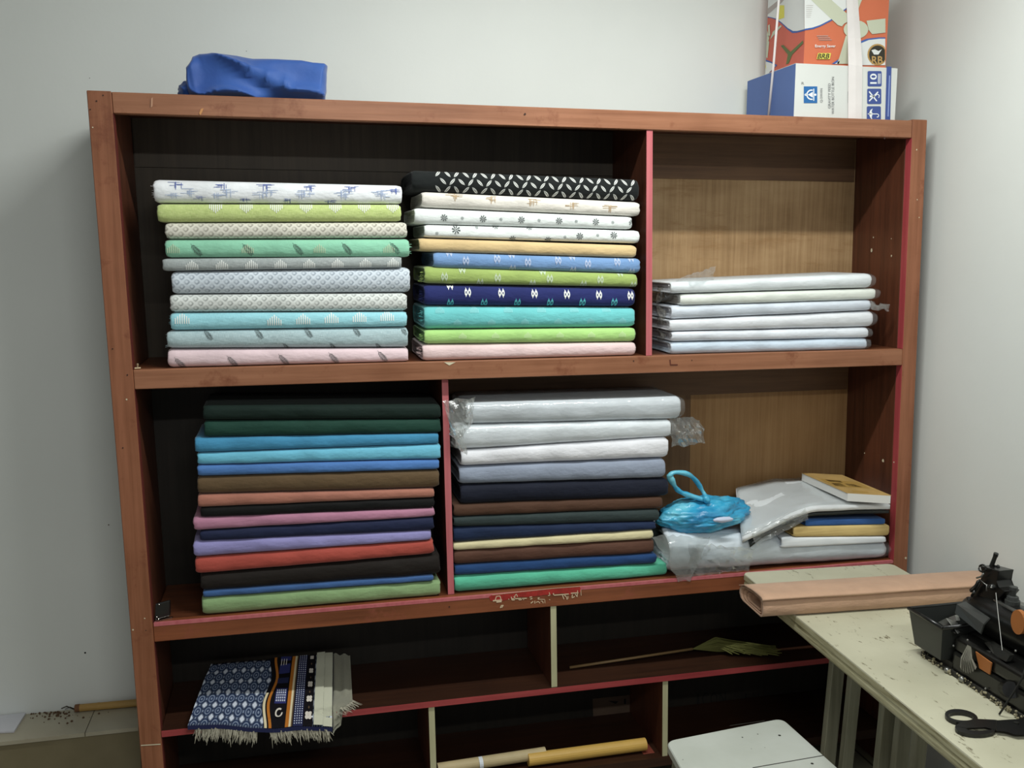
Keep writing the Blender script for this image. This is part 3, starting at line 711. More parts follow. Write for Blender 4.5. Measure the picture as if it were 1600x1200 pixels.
# ------------------------------------------------------------------ loose things in the lower right bay
def slabmesh(front, back, th, amp=.002, nx=24, ny=8, seed=0):
    """thin pile: top surface between a front and a back polyline (world points), given thickness; solid"""
    def lerp(P, s_):
        k = s_*(len(P)-1); i = min(len(P)-2, int(k)); return P[i].lerp(P[i+1], k-i)
    bm = bmesh.new(); T = []; Bt = []
    for j in range(ny+1):
        a, c = [], []
        for i in range(nx+1):
            s_, t_ = i/nx, j/ny; p = lerp(front, s_).lerp(lerp(back, s_), t_)
            p = p+Vector((0, 0, amp*noise.noise(Vector((p.x*9+seed, p.y*12, seed)))))
            tt = th(s_, t_) if callable(th) else th
            e = min(j/ny*3, 1)
            a.append(bm.verts.new(p-Vector((0, 0, tt*.25*(1-e))))); c.append(bm.verts.new(p-Vector((0, 0, tt))))
        T.append(a); Bt.append(c)
    for j in range(ny):
        for i in range(nx):
            bm.faces.new((T[j][i], T[j][i+1], T[j+1][i+1], T[j+1][i])); bm.faces.new((Bt[j][i], Bt[j+1][i], Bt[j+1][i+1], Bt[j][i+1]))
    for j in range(ny):
        for i in (0, nx): bm.faces.new((T[j][i], T[j+1][i], Bt[j+1][i], Bt[j][i]))
    for i in range(nx):
        for j in (0, ny): bm.faces.new((T[j][i], T[j][i+1], Bt[j][i+1], Bt[j][i]))
    return bm
# big pack at the bottom
b = B((1046, 832, 893, 1385, 846, 876), seed=91, amp=.005, yf=.012, depth=.27, ex=.85, ry=.6, zfloor=Z2t+ZT+.0008)
th = thing('cloth_pack', 'large flat white cloth pack in loose plastic, underneath the blue bag', 'fabric', b.base())
put('cloth', None, None, None, b, [cloth('bigpack', (220, 228, 236), sheen=.1)], parent=th, end=.03)
shell('plastic_sleeve', b, FILM, th, amp=.009, seed=44, x0=-.002)
crumple('plastic_end', [(1020, 836), (1110, 840), (1078, 906), (1060, 908)], FILM2, th, -.014, .006, .006, 21)
crumple('plastic_fold', [(1075, 850), (1180, 856), (1170, 892), (1078, 900)], FILM, th, -.010, .004, .006, 23)
def pile(name, label, cat, front, back, thk, m, amp=.002, seed=0, smooth=True, parent=None):
    bm = slabmesh([at(*p[:2], Y=p[2]) for p in front], [at(*p[:2], Y=p[2]) for p in back], thk, amp, seed=seed)
    o = obj(name, bm, m, parent, smooth=smooth)
    if parent is None:
        c = sum((Vector(q) for q in o.bound_box), Vector())/8; zb = min(q[2] for q in o.bound_box)
        l = Vector((c.x, c.y, zb)); o.data.transform(Matrix.Translation(-l)); o.location = l; tag(o, label, cat)
    return o
def backz(front, y=.27, dz=.0): return y
WPAP = wood('white_paper', (206, 212, 220), (232, 236, 240), 0, .6); YPAP = wood('yellow_papers', (170, 138, 80), (216, 190, 128), 0, .7); BFOL = cloth('blue_item', (44, 92, 158), sheen=.1)
def level(front, Y):     # same heights as the front line, further in
    out = []
    for px, py, y in front:
        p = at(px, py, Y=y); q = Vector((p.x, Y, p.z)); out.append(q)
    return out
def stackitem(name, label, cat, x0, x1, yTL, yBL, yTR, yBR, yf, depth, m, seed, amp=.0014):
    return put(name, label, cat, None, B((x0, yTL, yBL, x1, yTR, yBR), seed=seed, yf=yf, depth=depth, amp=amp, ry=.25, ex=.6), [m])
stackitem('paper_stack', 'sheaf of white paper lying on the large cloth pack, under the yellowed papers', 'paper', 1222, 1385, 840, 857, 839, 848, .0, .24, WPAP, 92)
stackitem('paper_stack', 'sheaf of yellowed papers under the blue folded item', 'paper', 1240, 1389, 823.5, 839.5, 820, 838, .0, .24, YPAP, 93, .003)
stackitem('folded_packet', 'folded blue packet between yellow papers and black film', 'packet', 1259, 1383, 811, 823, 810.5, 819.5, .004, .22, BFOL, 94)
# white cloth in plastic, draped over a black film layer
fr = [(1160, 838, -.012), (1196, 822, -.014), (1232, 803, -.012), (1270, 790, -.008), (1330, 787.5, -.006), (1391, 786, -.004)]
bk = [(1150, 764, .22), (1180, 757, .26), (1209, 749, .27), (1250, 747, .27), (1300, 751, .27), (1352, 760, .27)]
th = thing('cloth_pack', 'white cloth in clear plastic with a black film underside, sloping beside the book', 'fabric', at(1280, 800, Y=.1))
bkz = [at(*p[:2], Y=p[2]) for p in bk]; frz = [at(*p[:2], Y=p[2]) for p in fr]
for p in bkz+frz: p.x = min(p.x, 2.402)
obj('cloth', slabmesh(frz, bkz, .020, .003, seed=5), cloth('sheet_white', (232, 234, 236), sheen=.1), th, smooth=True)
fr2 = [p-Vector((0, -.004, .0215)) for p in frz]; bk2 = [p-Vector((0, 0, .0215)) for p in bkz]
fr2[0] += Vector((.03, 0, -.004)); 
o = obj('black_film', slabmesh(fr2, bk2, .014, .0015, seed=6), plain('black_plastic_film', (30, 34, 34), .25), th, smooth=True); o['label'] = 'black plastic layer'
obj('plastic_sleeve', slabmesh([p+Vector((-.004, -.006, .004)) for p in frz], [p+Vector((0, -.002, .004)) for p in bkz], .003, .006, seed=9), FILM, th, smooth=True)
crumple('plastic_fold', [(1175, 832), (1260, 797), (1262, 812), (1182, 852)], FILM, th, -.024, -.006, .004, 31)
# book
bm = bmesh.new()
A_ = at(1324, 783, Y=.0); zbk = A_.z
c0 = at(1324, 783, Y=.0); c1 = at(1391, 787, Z=zbk); 
c3 = at(1253, 741, Y=.24); c3.z = zbk+.012; e = c1-c0; c2 = c3+e*1.0
if c2.x > 2.405: c2.x = 2.405
up = Vector((0, 0, .026))
th = thing('book', 'thick paperback book with yellow-brown cover lying on top of the white cloth pack', 'book', (c0+c2)/2)
hexa(bm, [c0, c1, c2, c3, c0+up, c1+up, c2+up, c3+up]); obj('pages', bm, plain('page_edges', (214, 214, 210), .8), th)
bm = bmesh.new(); ep = e.normalized()*.002; u1 = up+Vector((0, 0, .0018))
hexa(bm, [c0+up-ep, c1+up+ep, c2+up+ep, c3+up-ep, c0+u1-ep, c1+u1+ep, c2+u1+ep, c3+u1-ep])
def bk_(u, v): return (c0.lerp(c1, u)).lerp(c3.lerp(c2, u), v)+u1+Vector((0, 0, .0004))
for P in ([(.2, .06), (.55, .04), (.6, .12), (.25, .14)], [(.05, .3), (.9, .3), (.95, .62), (.1, .7)]): poly(bm, [bk_(*q) for q in P], 1)
for P in ([(.1, .34), (.35, .32), (.4, .5), (.15, .48)], [(.45, .36), (.75, .34), (.7, .48), (.5, .5)], [(.2, .55), (.5, .54), (.55, .64), (.2, .66)]): poly(bm, [bk_(*q) for q in P], 2)
obj('cover', bm, [plain('book_cover', (180, 148, 92), .5, var=.15, scale=20), plain('cover_print', (172, 138, 74), .5), plain('cover_dark_print', (92, 68, 40), .5)], th)
# blue net bag with a loop handle
ctr = at(1097, 806, Y=.085)
t = NT('blue_plastic_bag'); k = t.noise(9, 4, mapping=(1, 1, 1.6)); t.col(t.ramp(k, [(.3, lin((36, 120, 170))), (.5, lin((58, 164, 204))), (.7, lin((128, 208, 224)))])); t.rough(.3, .6); t.bump(t.noise(24, 5), .008, .9); BBAG = t.m
th = thing('carrier_bag', 'crumpled bright blue carrier bag tied with a loop handle, sitting on the large cloth pack', 'bag', ctr-Vector((0, 0, .07)))
bm = bmesh.new(); bmesh.ops.create_uvsphere(bm, u_segments=96, v_segments=64, radius=1)
rx = (at(1165, 800, Y=.085)-at(1031, 800, Y=.085)).x/2
for v in bm.verts:
    p = v.co.copy(); f = 1+.16*noise.noise(p*1.7+Vector((3, 1, 2)))+.07*noise.noise(p*5)-.10*abs(noise.noise(Vector((p.x*3, p.y*3, p.z*7))))-.05*abs(noise.noise(p*13))+.04
    z = p.z*f; z = z*.062 if z > 0 else z*.052
    z += .012*p.x*(1 if p.x > 0 else .2)
    v.co = Vector((p.x*f*rx, p.y*f*.075, z))+ctr
zmin = at(1097, 842, Y=.012).z+.001
for v in bm.verts: v.co.z = max(v.co.z, zmin+.001*noise.noise(v.co*50))
obj('bag_body', bm, BBAG, th, smooth=True)
bm = bmesh.new()
hp = [(1106, 783), (1084, 776), (1062, 768), (1052, 756), (1047, 743), (1056, 738), (1075, 741), (1088, 752), (1097, 766), (1104, 778)]
HP = [at(x, y, Y=.05+.012*math.sin(i)) for i, (x, y) in enumerate(hp)]
fine = []
for i in range(len(HP)-1):
    p0, p1, p2, p3 = HP[max(0, i-1)], HP[i], HP[i+1], HP[min(len(HP)-1, i+2)]
    for k in range(4):
        s_ = k/4; fine.append(.5*((2*p1)+(p2-p0)*s_+(2*p0-5*p1+4*p2-p3)*s_*s_+(3*p1-p0-3*p2+p3)*s_**3))
fine.append(HP[-1])
tube(bm, fine, [.0105+.005*noise.noise(p*45) for p in fine], 10, flat=.75)
obj('handle', bm, BBAG, th, smooth=True)
bm = bmesh.new(); bmesh.ops.create_uvsphere(bm, u_segments=12, v_segments=8, radius=.013)
for v in bm.verts: v.co = v.co*(1+.3*noise.noise(v.co*90))+at(1104, 780, Y=.045)
obj('knot', bm, BBAG, th, smooth=True)
bm = bmesh.new()
cc = at(1130, 812, Y=-.008); bmesh.ops.create_uvsphere(bm, u_segments=20, v_segments=10, radius=1)
for v in bm.verts: v.co = Vector((v.co.x*.034, v.co.y*.008, v.co.z*.009))*(1+.2*noise.noise(v.co*3))+cc
o = obj('contents', bm, plain('pale_contents', (196, 204, 226), .5), th, smooth=True); o['label'] = 'pale cloth showing through the bag'

# small black and chrome latch in the lower left corner, and a screw eye in the middle shelf corner
CHR = plain('dark_chrome', (150, 146, 140), .2, 1); BLK = plain('black_plastic', (22, 22, 22), .3)
lc = at(252, 968, Y=.02)
zs = Z2t+ZT+.0006; lx = Xli+KS*Z2t
th = thing('binder_clip', 'small black clip with chrome edge at the left end of the lower shelf', 'clip', (lx+.028, .03, zs))
bm = bmesh.new(); hexa(bm, [(lx+.004, .012, zs+.004), (lx+.042, .030, zs+.006), (lx+.044, .040, zs+.006), (lx+.004, .022, zs+.004), (lx+.008, .014, zs+.050), (lx+.044, .030, zs+.052), (lx+.046, .038, zs+.052), (lx+.008, .022, zs+.05)]); bevel(bm, .003, 2)
obj('body', bm, BLK, th)
bm = bmesh.new(); hexa(bm, [(lx+.004, .008, zs), (lx+.048, .028, zs), (lx+.05, .034, zs), (lx+.004, .014, zs), (lx+.004, .008, zs+.0035), (lx+.048, .028, zs+.0035), (lx+.05, .034, zs+.0035), (lx+.004, .014, zs+.0035)])
obj('chrome_edge', bm, CHR, th)
bm = bmesh.new()
bm.free()
for dx, dz in ((.01, .012), (.014, .006), (.018, .048)):
    bm = bmesh.new(); bmesh.ops.create_uvsphere(bm, u_segments=8, v_segments=6, radius=.0022, matrix=Matrix.Translation((lx+dx, .013, zs+dz))); obj('rivet', bm, CHR, th)
zs = Z1t+ZT+.0006; lx = Xli+KS*Z1t
bm = bmesh.new(); tube(bm, [(lx+.003, .008, zs+.003), (lx+.018, .012, zs+.003)], .003, 8); tube(bm, [(lx+.010, .01, zs+.002), (lx+.011, .01, zs+.013)], .0026, 8)
bmesh.ops.create_uvsphere(bm, u_segments=8, v_segments=6, radius=.0035, matrix=Matrix.Translation((lx+.011, .01, zs+.013)))
tag(obj('screw_hook', bm, plain('brassy_metal', (190, 170, 140), .3, .8), loc=(lx+.011, .01, zs)), 'tiny metal screw hook at the left end of the middle shelf', 'hook')
# ------------------------------------------------------------------ on top of the unit
# blue cloth bundle
t = NT('blue_bundle_cloth'); t.col(t.ramp(t.noise(5, 3), [(.3, lin((38, 74, 146))), (.7, lin((52, 94, 168)))])); t.rough(.6, .35); t.b.inputs['Sheen Weight'].default_value = .3
t.bump(t.noise(16, 4), .006, .5); BUN = t.m
YB = .12
TL_, TR_ = (303, 86), (508, 99); 
zt0 = ZT-.0003
def outline_top(s_):      # silhouette top in pixels along the bundle
    P = [(292, 108), (302, 88), (312, 84), (340, 83.5), (370, 86), (395, 91), (430, 91.5), (470, 93), (488, 97), (506, 98), (512, 101)]
    k = s_*(len(P)-1); i = min(len(P)-2, int(k)); f = k-i
    return P[i][0]*(1-f)+P[i+1][0]*f, P[i][1]*(1-f)+P[i+1][1]*f
bm = bmesh.new(); nx, nf = 90, 12; rings = []
xa, xb = at(292, 140, Y=YB-.07).x, at(509, 150, Y=YB-.07).x
for i in range(nx+1):
    s_ = i/nx; pt = at(*outline_top(s_), Y=YB-.04); x = xa+(xb-xa)*s_
    h = pt.z-zt0; R_ = []; e = min(1, (min(s_, 1-s_)*14)**.5) if min(s_, 1-s_) < 1/14 else 1
    half = .085*(.55+.45*e)
    for j in range(48):
        a = 2*PI*j/48; cy = math.copysign(abs(math.cos(a))**.5, math.cos(a)); cz = math.copysign(abs(math.sin(a))**.5, math.sin(a))
        zz = h*.5+cz*h*.5
        # deep folds run diagonally down to the right
        d = (x-xa)*.42+zz*1.0
        fold = .021*(1-2*abs(math.sin(d*34+.9+2.4*noise.noise(Vector((x*6, zz*9, 4)))))**.6)+.014*noise.noise(Vector((x*7, zz*16, cy*2)))
        px_ = pt.x if zz > h*.4 else x
        fx = x+(pt.x-x)*(zz/h)
        R_.append(bm.verts.new((fx+.004*noise.noise(Vector((zz*40, x*10, 1))), YB+cy*half-(fold if cy < 0 else -fold)*abs(cy), zt0+max(0, zz)+(.003*noise.noise(Vector((x*20, 0, cy)))) *(zz/h))))
    rings.append(R_)
for A, C in zip(rings, rings[1:]):
    for j in range(48): bm.faces.new((A[j], C[j], C[(j+1) % 48], A[(j+1) % 48]))
for R_ in (rings[0], rings[-1]):
    c = bm.verts.new(sum((v.co for v in R_), Vector())/48)
    for j in range(48): bm.faces.new((R_[j], R_[(j+1) % 48], c))
th = thing('cloth_bundle', 'crumpled blue cloth bundle lying on top of the shelving unit at the left', 'bundle', ((xa+xb)/2, YB, zt0))
obj('body', bm, BUN, th, smooth=True)
bm = bmesh.new(); bmesh.ops.create_uvsphere(bm, u_segments=24, v_segments=14, radius=1); cc = at(293, 139, Y=YB-.02)
for v in bm.verts: v.co = Vector((v.co.x*.026, v.co.y*.05, v.co.z*.026))*(1+.3*noise.noise(v.co*2.5))+Vector((cc.x, YB-.01, zt0+.022))
for v in bm.verts: v.co.z = max(v.co.z, zt0)
obj('loose_tail', bm, BUN, th, smooth=True)

# carton with transport symbols
WCT = plain('white_carton', (206, 208, 204), .6, var=.03, scale=8); BCT = plain('blue_carton_side', (84, 110, 168), .6, var=.05, scale=8)
CBL = plain('carton_blue_ink', (58, 78, 142), .6); CW = plain('carton_white_ink', (226, 230, 232), .6); CG = plain('carton_grey_ink', (120, 122, 124), .7); CBT = plain('logo_blue', (30, 98, 160), .6)
Y0 = .03; zb = ZT-.0003
cx0, cx1 = at(1240, 184, Y=Y0).x, at(1398, 188, Y=Y0).x; ztp = at(1300, 102, Y=Y0).z
th = thing('carton', 'white and blue carton with umbrella and hook symbols on top of the shelving unit', 'box', ((cx0+cx1)/2, Y0+.15, zb))
bm = bmesh.new(); v = box(bm, cx0, cx1, Y0, Y0+.31, zb, ztp)
for f in bm.faces:
    if f.calc_center_median().x < cx0+.001: f.material_index = 1
YF = Y0-.0012
def F(px, py): return at(px, py, Y=YF)
def q4(a, b_, c, d): return [F(*p) for p in (a, b_, c, d)]
def rrect(x0, y0, x1, y1, r, sk=0):
    P = []
    for cx, cy, a0 in ((x1-r, y0+r, -90), (x1-r, y1-r, 0), (x0+r, y1-r, 90), (x0+r, y0+r, 180)):
        for k in range(4):
            a = math.radians(a0+30*k); P.append(F(cx+r*math.cos(a)-sk*(cy-140)/40, cy+r*math.sin(a)))
    return P
bm.faces.ensure_lookup_table(); keep = []
for (y0, y1, dx) in ((111, 135, .6), (138.5, 162.5, 0), (166, 189, -.6)): poly(bm, rrect(1355+dx, y0, 1377+dx, y1, 2), 2)
poly(bm, q4((1385.5, 104), (1393, 104), (1391, 187.5), (1383, 187.5)), 2)
YF -= .0006
poly(bm, q4((1389, 118), (1391, 118), (1388.6, 182), (1386.6, 182)), 6)
def ln(bm, pts, wd, mi):
    for (x0, y0), (x1, y1) in zip(pts, pts[1:]):
        d = math.hypot(x1-x0, y1-y0) or 1; nx_, ny_ = -(y1-y0)/d*wd/2, (x1-x0)/d*wd/2
        poly(bm, q4((x0+nx_, y0+ny_), (x1+nx_, y1+ny_), (x1-nx_, y1-ny_), (x0-nx_, y0-ny_)), mi)
text_on(bm, '10', lambda u, v: F(1359.5+10.5*(1-v), 131-16*u), 3, True)
for k in range(3): ln(bm, [(1372+k*1.6, 131), (1372.4+k*1.6, 115)], .8, 3)
ln(bm, [(1358, 143), (1370, 158)], 2, 3); ln(bm, [(1358, 158), (1372, 143.5)], 2, 3); ln(bm, [(1359, 150.5), (1367, 150.5)], 3, 3)
ln(bm, [(1367, 150), (1371, 147), (1374, 149), (1373, 153)], 1.2, 3)
poly(bm, [F(*p) for p in ((1363.5, 169.5), (1360, 172), (1357.5, 178), (1360, 184), (1363, 187.5), (1362, 183), (1363.5, 178), (1362, 174))], 3)
ln(bm, [(1356, 178), (1371, 178)], 1.3, 3); ln(bm, [(1371, 178), (1373, 179.5), (1372.5, 182.5), (1370, 183)], 1.3, 3)
# round emblem in a blue square, lettering read from the side
YF += .0006
poly(bm, q4((1256, 135), (1277, 135), (1277, 161), (1256, 161)), 5); YF -= .0006
def ringp(cx, cy, r0, r1, a0, a1, mi, n=14, sx=1):
    for k in range(n):
        a, c = a0+(a1-a0)*k/n, a0+(a1-a0)*(k+1)/n
        poly(bm, [F(cx+r0*math.cos(a)*sx, cy+r0*math.sin(a)), F(cx+r1*math.cos(a)*sx, cy+r1*math.sin(a)), F(cx+r1*math.cos(c)*sx, cy+r1*math.sin(c)), F(cx+r0*math.cos(c)*sx, cy+r0*math.sin(c))], mi)
ringp(1268, 148, 6.2, 8.2, PI*.42, PI*1.58, 3); poly(bm, [F(*p) for p in ((1262, 148), (1270, 143.5), (1270, 152.5))], 3)
ln(bm, [(1271.5, 138.5), (1271.5, 157.5)], 1.4, 3); ringp(1259, 148, .6, 1.9, 0, 2*PI, 3, 8); ringp(1274, 148, 0.1, 1.8, 0, 2*PI, 3, 8)
text_on(bm, 'Q-SWAN', lambda u, v: F(1281.5+4.5*(1-v), 160-22*u), 4)
text_on(bm, 'GRAVITY FEED', lambda u, v: F(1294+4*(1-v), 169-39*u), 4)
text_on(bm, 'WATER BOTTLE IRON', lambda u, v: F(1299.5+4*(1-v), 178-58*u), 4)
ln(bm, [(1325.5, 161), (1325.5, 143)], 1.6, 4); text_on(bm, 'R', lambda u, v: F(1252.5+4*u, 132-4*v), 4)
me = bpy.data.meshes.new('carton_body'); bm.to_mesh(me); bm.free(); link('body', me, [WCT, BCT, CBL, CW, CG, CBT, plain('pale_ink', (130, 146, 196), .6)], th)
bm = bmesh.new(); box(bm, cx0+.001, cx1-.001, Y0+.004, Y0+.306, ztp+.0002, ztp+.0016); obj('top_flap', bm, WCT, th)

# tall orange fan carton standing on it
Y1 = .075; OR = plain('orange_carton', (202, 108, 74), .6, var=.04, scale=6); ORS = plain('orange_red_side', (196, 96, 78), .6)
ox0 = at(1256, 90, Y=Y1).x; ox1 = at(1384, 98, Y=Y1).x; oz0 = ztp+.0018; oz1 = at(1300, -60, Y=Y1).z
th = thing('fan_carton', 'tall orange carton printed with white ceiling fan blades, standing on the white and blue carton', 'box', ((ox0+ox1)/2, Y1+.1, oz0))
bm = bmesh.new(); box(bm, ox0, ox1, Y1, Y1+.24, oz0, oz1)
for f in bm.faces:
    if f.calc_center_median().x < ox0+.001: f.material_index = 1
YF = Y1-.001
def Pp(pts, mi, lift=0):
    global YF
    o_ = YF; YF = Y1-.001-.0005*lift; poly(bm, [F(*p) for p in pts], mi); YF = o_
def Fz(x, y): return (1180+x/7.2727, y/7.2727)      # coordinates of the enlarged crop
zo = 90
Pp([Fz(560, -200), Fz(1225, -200), Fz(1225, -40), Fz(1100, 60), Fz(950, 170), Fz(870, 235), Fz(740, 300), Fz(660, 330), Fz(560, 345)], 4, 1)     # blue rim
Pp([Fz(560, -200), Fz(1210, -200), Fz(1210, -60), Fz(1080, 60), Fz(930, 165), Fz(860, 222), Fz(735, 285), Fz(655, 312), Fz(560, 328)], 2, 2)       # white field
Pp([Fz(615, -20), Fz(800, -60), Fz(1060, 170), Fz(1060, 240), Fz(1010, 270), Fz(985, 300), Fz(940, 285)], 3, 3)                                      # blade to upper left
Pp([Fz(1265, 235), Fz(1480, 210), Fz(1480, 370), Fz(1330, 388), Fz(1290, 340)], 3, 3)                                                           # blade to right
Pp([Fz(1030, 405), Fz(1150, 420), Fz(1110, 725), Fz(930, 725), Fz(960, 640)], 3, 3)                                                             # blade downwards
Pp([Fz(870, 725), Fz(960, 665), Fz(945, 725)], 4, 2); Pp([Fz(905, 727), Fz(960, 690), Fz(950, 727)], 2, 3)
Pp([Fz(1005+140+140*math.cos(a), 335+105*math.sin(a)) for a in [2*PI*i/22 for i in range(22)]], 3, 4)                                               # motor
Pp([Fz(1165, 120), Fz(1200, 30), Fz(1240, -60), Fz(1100, -60), Fz(1130, 110)], 3, 3)
Pp([Fz(1180, 475), Fz(1270, 440), Fz(1400, 425), Fz(1478, 425), Fz(1478, 740), Fz(1170, 740)], 4, 2)
Pp([Fz(1180, 500), Fz(1290, 455), Fz(1410, 440), Fz(1478, 440), Fz(1478, 740), Fz(1165, 740)], 2, 3)
Pp([Fz(min(1478, 1390+115*math.cos(a)), 620+122*math.sin(a)) for a in [2*PI*i/24 for i in range(24)]], 6, 4)
Pp([Fz(min(1474, 1392+98*math.cos(a)), 622+106*math.sin(a)) for a in [2*PI*i/24 for i in range(24)]], 5, 5)
YF = Y1-.001-.0005*6
text_on(bm, 'RB', lambda u, v: F(*Fz(1325+125*u, 728-90*v)), 6, True)
poly(bm, [F(*Fz(*p)) for p in ((1320, 570), (1360, 560), (1400, 580), (1440, 560), (1400, 620), (1350, 620))], 2)
text_on(bm, 'Energy Saver', lambda u, v: F(*Fz(680+235*u, 548-42*v)), 2, True)
poly(bm, [F(*Fz(*p)) for p in ((715, 603), (862, 603), (848, 672), (697, 672))], 7); YF -= .0005
text_on(bm, 'BRB', lambda u, v: F(*Fz(706+130*u+16*v, 666-56*v)), 5, True)
YF = Y1-.001-.0005*3
for k in range(3): poly(bm, [F(*Fz(700+k*12, 405+k*22)), F(*Fz(830+k*20, 405+k*22)), F(*Fz(830+k*20, 412+k*22)), F(*Fz(700+k*12, 412+k*22))], 8)
for k in range(7): poly(bm, [F(*Fz(580, 60+k*22)), F(*Fz(660-k*5, 60+k*22)), F(*Fz(660-k*5, 64+k*22)), F(*Fz(580, 64+k*22))], 8)
# left side of the carton (faces away to the left)
def Sd(x, y, lift=1):
    p = at(*Fz(x, y), X=ox0-.0006*lift)
    p.y = min(max(p.y, Y1+.001), Y1+.239); return p
def Ps(pts, mi, lift=1): poly(bm, [Sd(*p, lift) for p in pts], mi)
Ps([(40, -200), (558, -200), (558, 350), (470, 372), (420, 375), (360, 330), (300, 270), (240, 225), (180, 205), (120, 210), (55, 240)], 4, 1)
Ps([(40, -200), (558, -200), (558, 332), (475, 352), (430, 352), (370, 318), (300, 255), (240, 212), (180, 196), (120, 198), (50, 222)], 2, 2)
Ps([(40, 215), (290, 40), (380, -60), (340, -60), (40, 150)], 8, 3)
Ps([(250, 60), (330, 60), (330, 200), (250, 230)], 7, 3)
Ps([(60, 380), (90, 360), (160, 430), (150, 470), (130, 470)], 3, 2); Ps([(200, 360), (290, 285), (300, 300), (210, 400), (170, 450)], 3, 2); Ps([(130, 470), (160, 470), (140, 660), (110, 655)], 3, 2); Ps([(145, 290), (165, 275), (170, 400), (150, 420)], 3, 2)
Ps([(290, 520), (320, 510), (400, 590), (540, 460), (548, 490), (420, 620), (380, 720), (350, 730), (370, 620)], 9, 2)
Ps([(40, 715), (90, 690), (180, 700), (250, 740), (40, 900)], 4, 2); Ps([(40, 735), (100, 706), (180, 716), (230, 750), (40, 900)], 2, 3)
Ps([(75, 770), (120, 725), (125, 790)], 7, 4)
me = bpy.data.meshes.new('fan_carton'); bm.to_mesh(me); bm.free()
link('body', me, [OR, ORS, plain('carton_white', (214, 216, 214), .6), plain('fan_blade_print', (190, 194, 172), .6), plain('blue_rim_print', (58, 92, 160), .6), plain('dark_print', (44, 40, 28), .6), plain('gold_print', (178, 142, 84), .6), plain('yellow_print', (214, 206, 88), .6), plain('grey_text_print', (170, 160, 156), .6), plain('green_fan_print', (92, 104, 58), .6)], th)
# plastic strapping: narrow cord at the left, wide band at the right
bm = bmesh.new(); YS = Y0-.006
STR = plain('strap_white', (220, 214, 212), .45, var=.03, scale=30)
pa = [at(1223, -60, Y=Y1+.1), at(1206, 120, X=at(1206, 181, Y=Y0+.16).x)]
xs_ = cx0-.007
P0 = at(1201, 180, X=xs_); P1 = at(1209, 98, X=xs_); P2 = at(1217, 0, X=xs_); P3 = P2+(P2-P1)*.6
P0.z = max(P0.z, zb+.0005)
tube(bm, [P0, P1, P2, P3], .0042, 8, flat=.6)
obj('packing_cord', bm, STR, th, smooth=True)
bm = bmesh.new()
L_ = [(1322, -60), (1323, 0), (1325, 60), (1326, 100), (1325.5, 186.5)]; R2 = [(1338, -60), (1340.5, 0), (1345, 60), (1347.5, 104), (1346.5, 187.5)]
ya = [Y1-.006, Y1-.006, Y1-.006, Y0-.005, Y0-.005]
A = []; Bk = []
for (lx_, ly), (rx_, ry_), y in zip(L_, R2, ya):
    a = at(lx_, ly, Y=y); c = at(rx_, ry_, Y=y); A.append([a, a.lerp(c, .5)-Vector((0, .002, 0)), c])
rows_ = [[[bm.verts.new(p+Vector((0, dy, 0))) for p in r] for r in A] for dy in (0, .0022)]
for fr_ in rows_:
    for r0, r1 in zip(fr_, fr_[1:]):
        for k in range(2): bm.faces.new((r0[k], r0[k+1], r1[k+1], r1[k]))
for r0, r1, s0, s1 in zip(rows_[0], rows_[0][1:], rows_[1], rows_[1][1:]):
    for k in (0, 2): bm.faces.new((r0[k], r1[k], s1[k], s0[k]))
obj('packing_strap', bm, STR, th)

# ------------------------------------------------------------------ patterned cloth on the third shelf
bl, brp = at(330, 1037, Y=.24), at(520, 1021, Y=.24); fl, frp = at(293, 1134, Y=-.035), at(519, 1138, Y=-.05)
zsh = Z3t+ZT
def CS(u, v, off=0.):          # u across 0..1, v from back 0 to front 1
    p = bl.lerp(brp, u).lerp(fl.lerp(frp, u), v)
    bulge = .006*math.sin(PI*v)*1.0+.004*noise.noise(Vector((u*6, v*5, 2)))+.004*math.sin(u*9)*v
    q_ = p+Vector((0, -.3*off, bulge+off))
    if q_.y > -.012: q_.z = max(q_.z, zsh+.006+off)
    return q_
t = NT('blue_patterned_cloth'); uv = t.n('ShaderNodeTexCoord').outputs['UV']; sp = t.n('ShaderNodeSeparateXYZ'); t.l(uv, sp.inputs[0])
u_, v_ = sp.outputs[0], sp.outputs[1]
def cell(sc_u, sc_v, off=0):
    a = t.math('SUBTRACT', t.math('FRACT', t.math('ADD', t.math('MULTIPLY', u_, sc_u), off)), .5); b_ = t.math('SUBTRACT', t.math('FRACT', t.math('ADD', t.math('MULTIPLY', v_, sc_v), off)), .5); return a, b_
a, b_ = cell(14, 6.5); r = t.math('SQRT', t.math('ADD', t.math('MULTIPLY', a, a), t.math('MULTIPLY', b_, b_)))
ring = t.math('GREATER_THAN', t.math('SINE', t.math('MULTIPLY', r, 30)), .35)
a2, b2 = cell(14, 6.5, .5); dia = t.math('LESS_THAN', t.math('ADD', t.math('ABSOLUTE', a2), t.math('ABSOLUTE', b2)), .25)
net = t.math('LESS_THAN', t.math('ABSOLUTE', t.math('SUBTRACT', t.math('ADD', t.math('ABSOLUTE', a2), t.math('ABSOLUTE', b2)), .40)), .045)
c0 = t.mix(t.math('MULTIPLY', ring, .55), lin((48, 62, 92)), lin((168, 180, 200)))
c0 = t.mix(net, c0, lin((24, 30, 52))); c0 = t.mix(dia, c0, lin((206, 212, 224)))
t.col(c0); t.rough(.9, .1); t.bump(t.noise(120, 3), .002, .5); PAT = t.m
cols = {1: (22, 20, 24), 2: (182, 112, 44), 3: (220, 206, 170), 4: (52, 56, 110), 5: (214, 206, 196), 6: (196, 196, 176), 7: (42, 46, 80), 8: (196, 202, 220), 9: (96, 78, 60)}
PM = [PAT]+[plain('woven_colour', c, .9, spec=.1) for k, c in sorted(cols.items())]
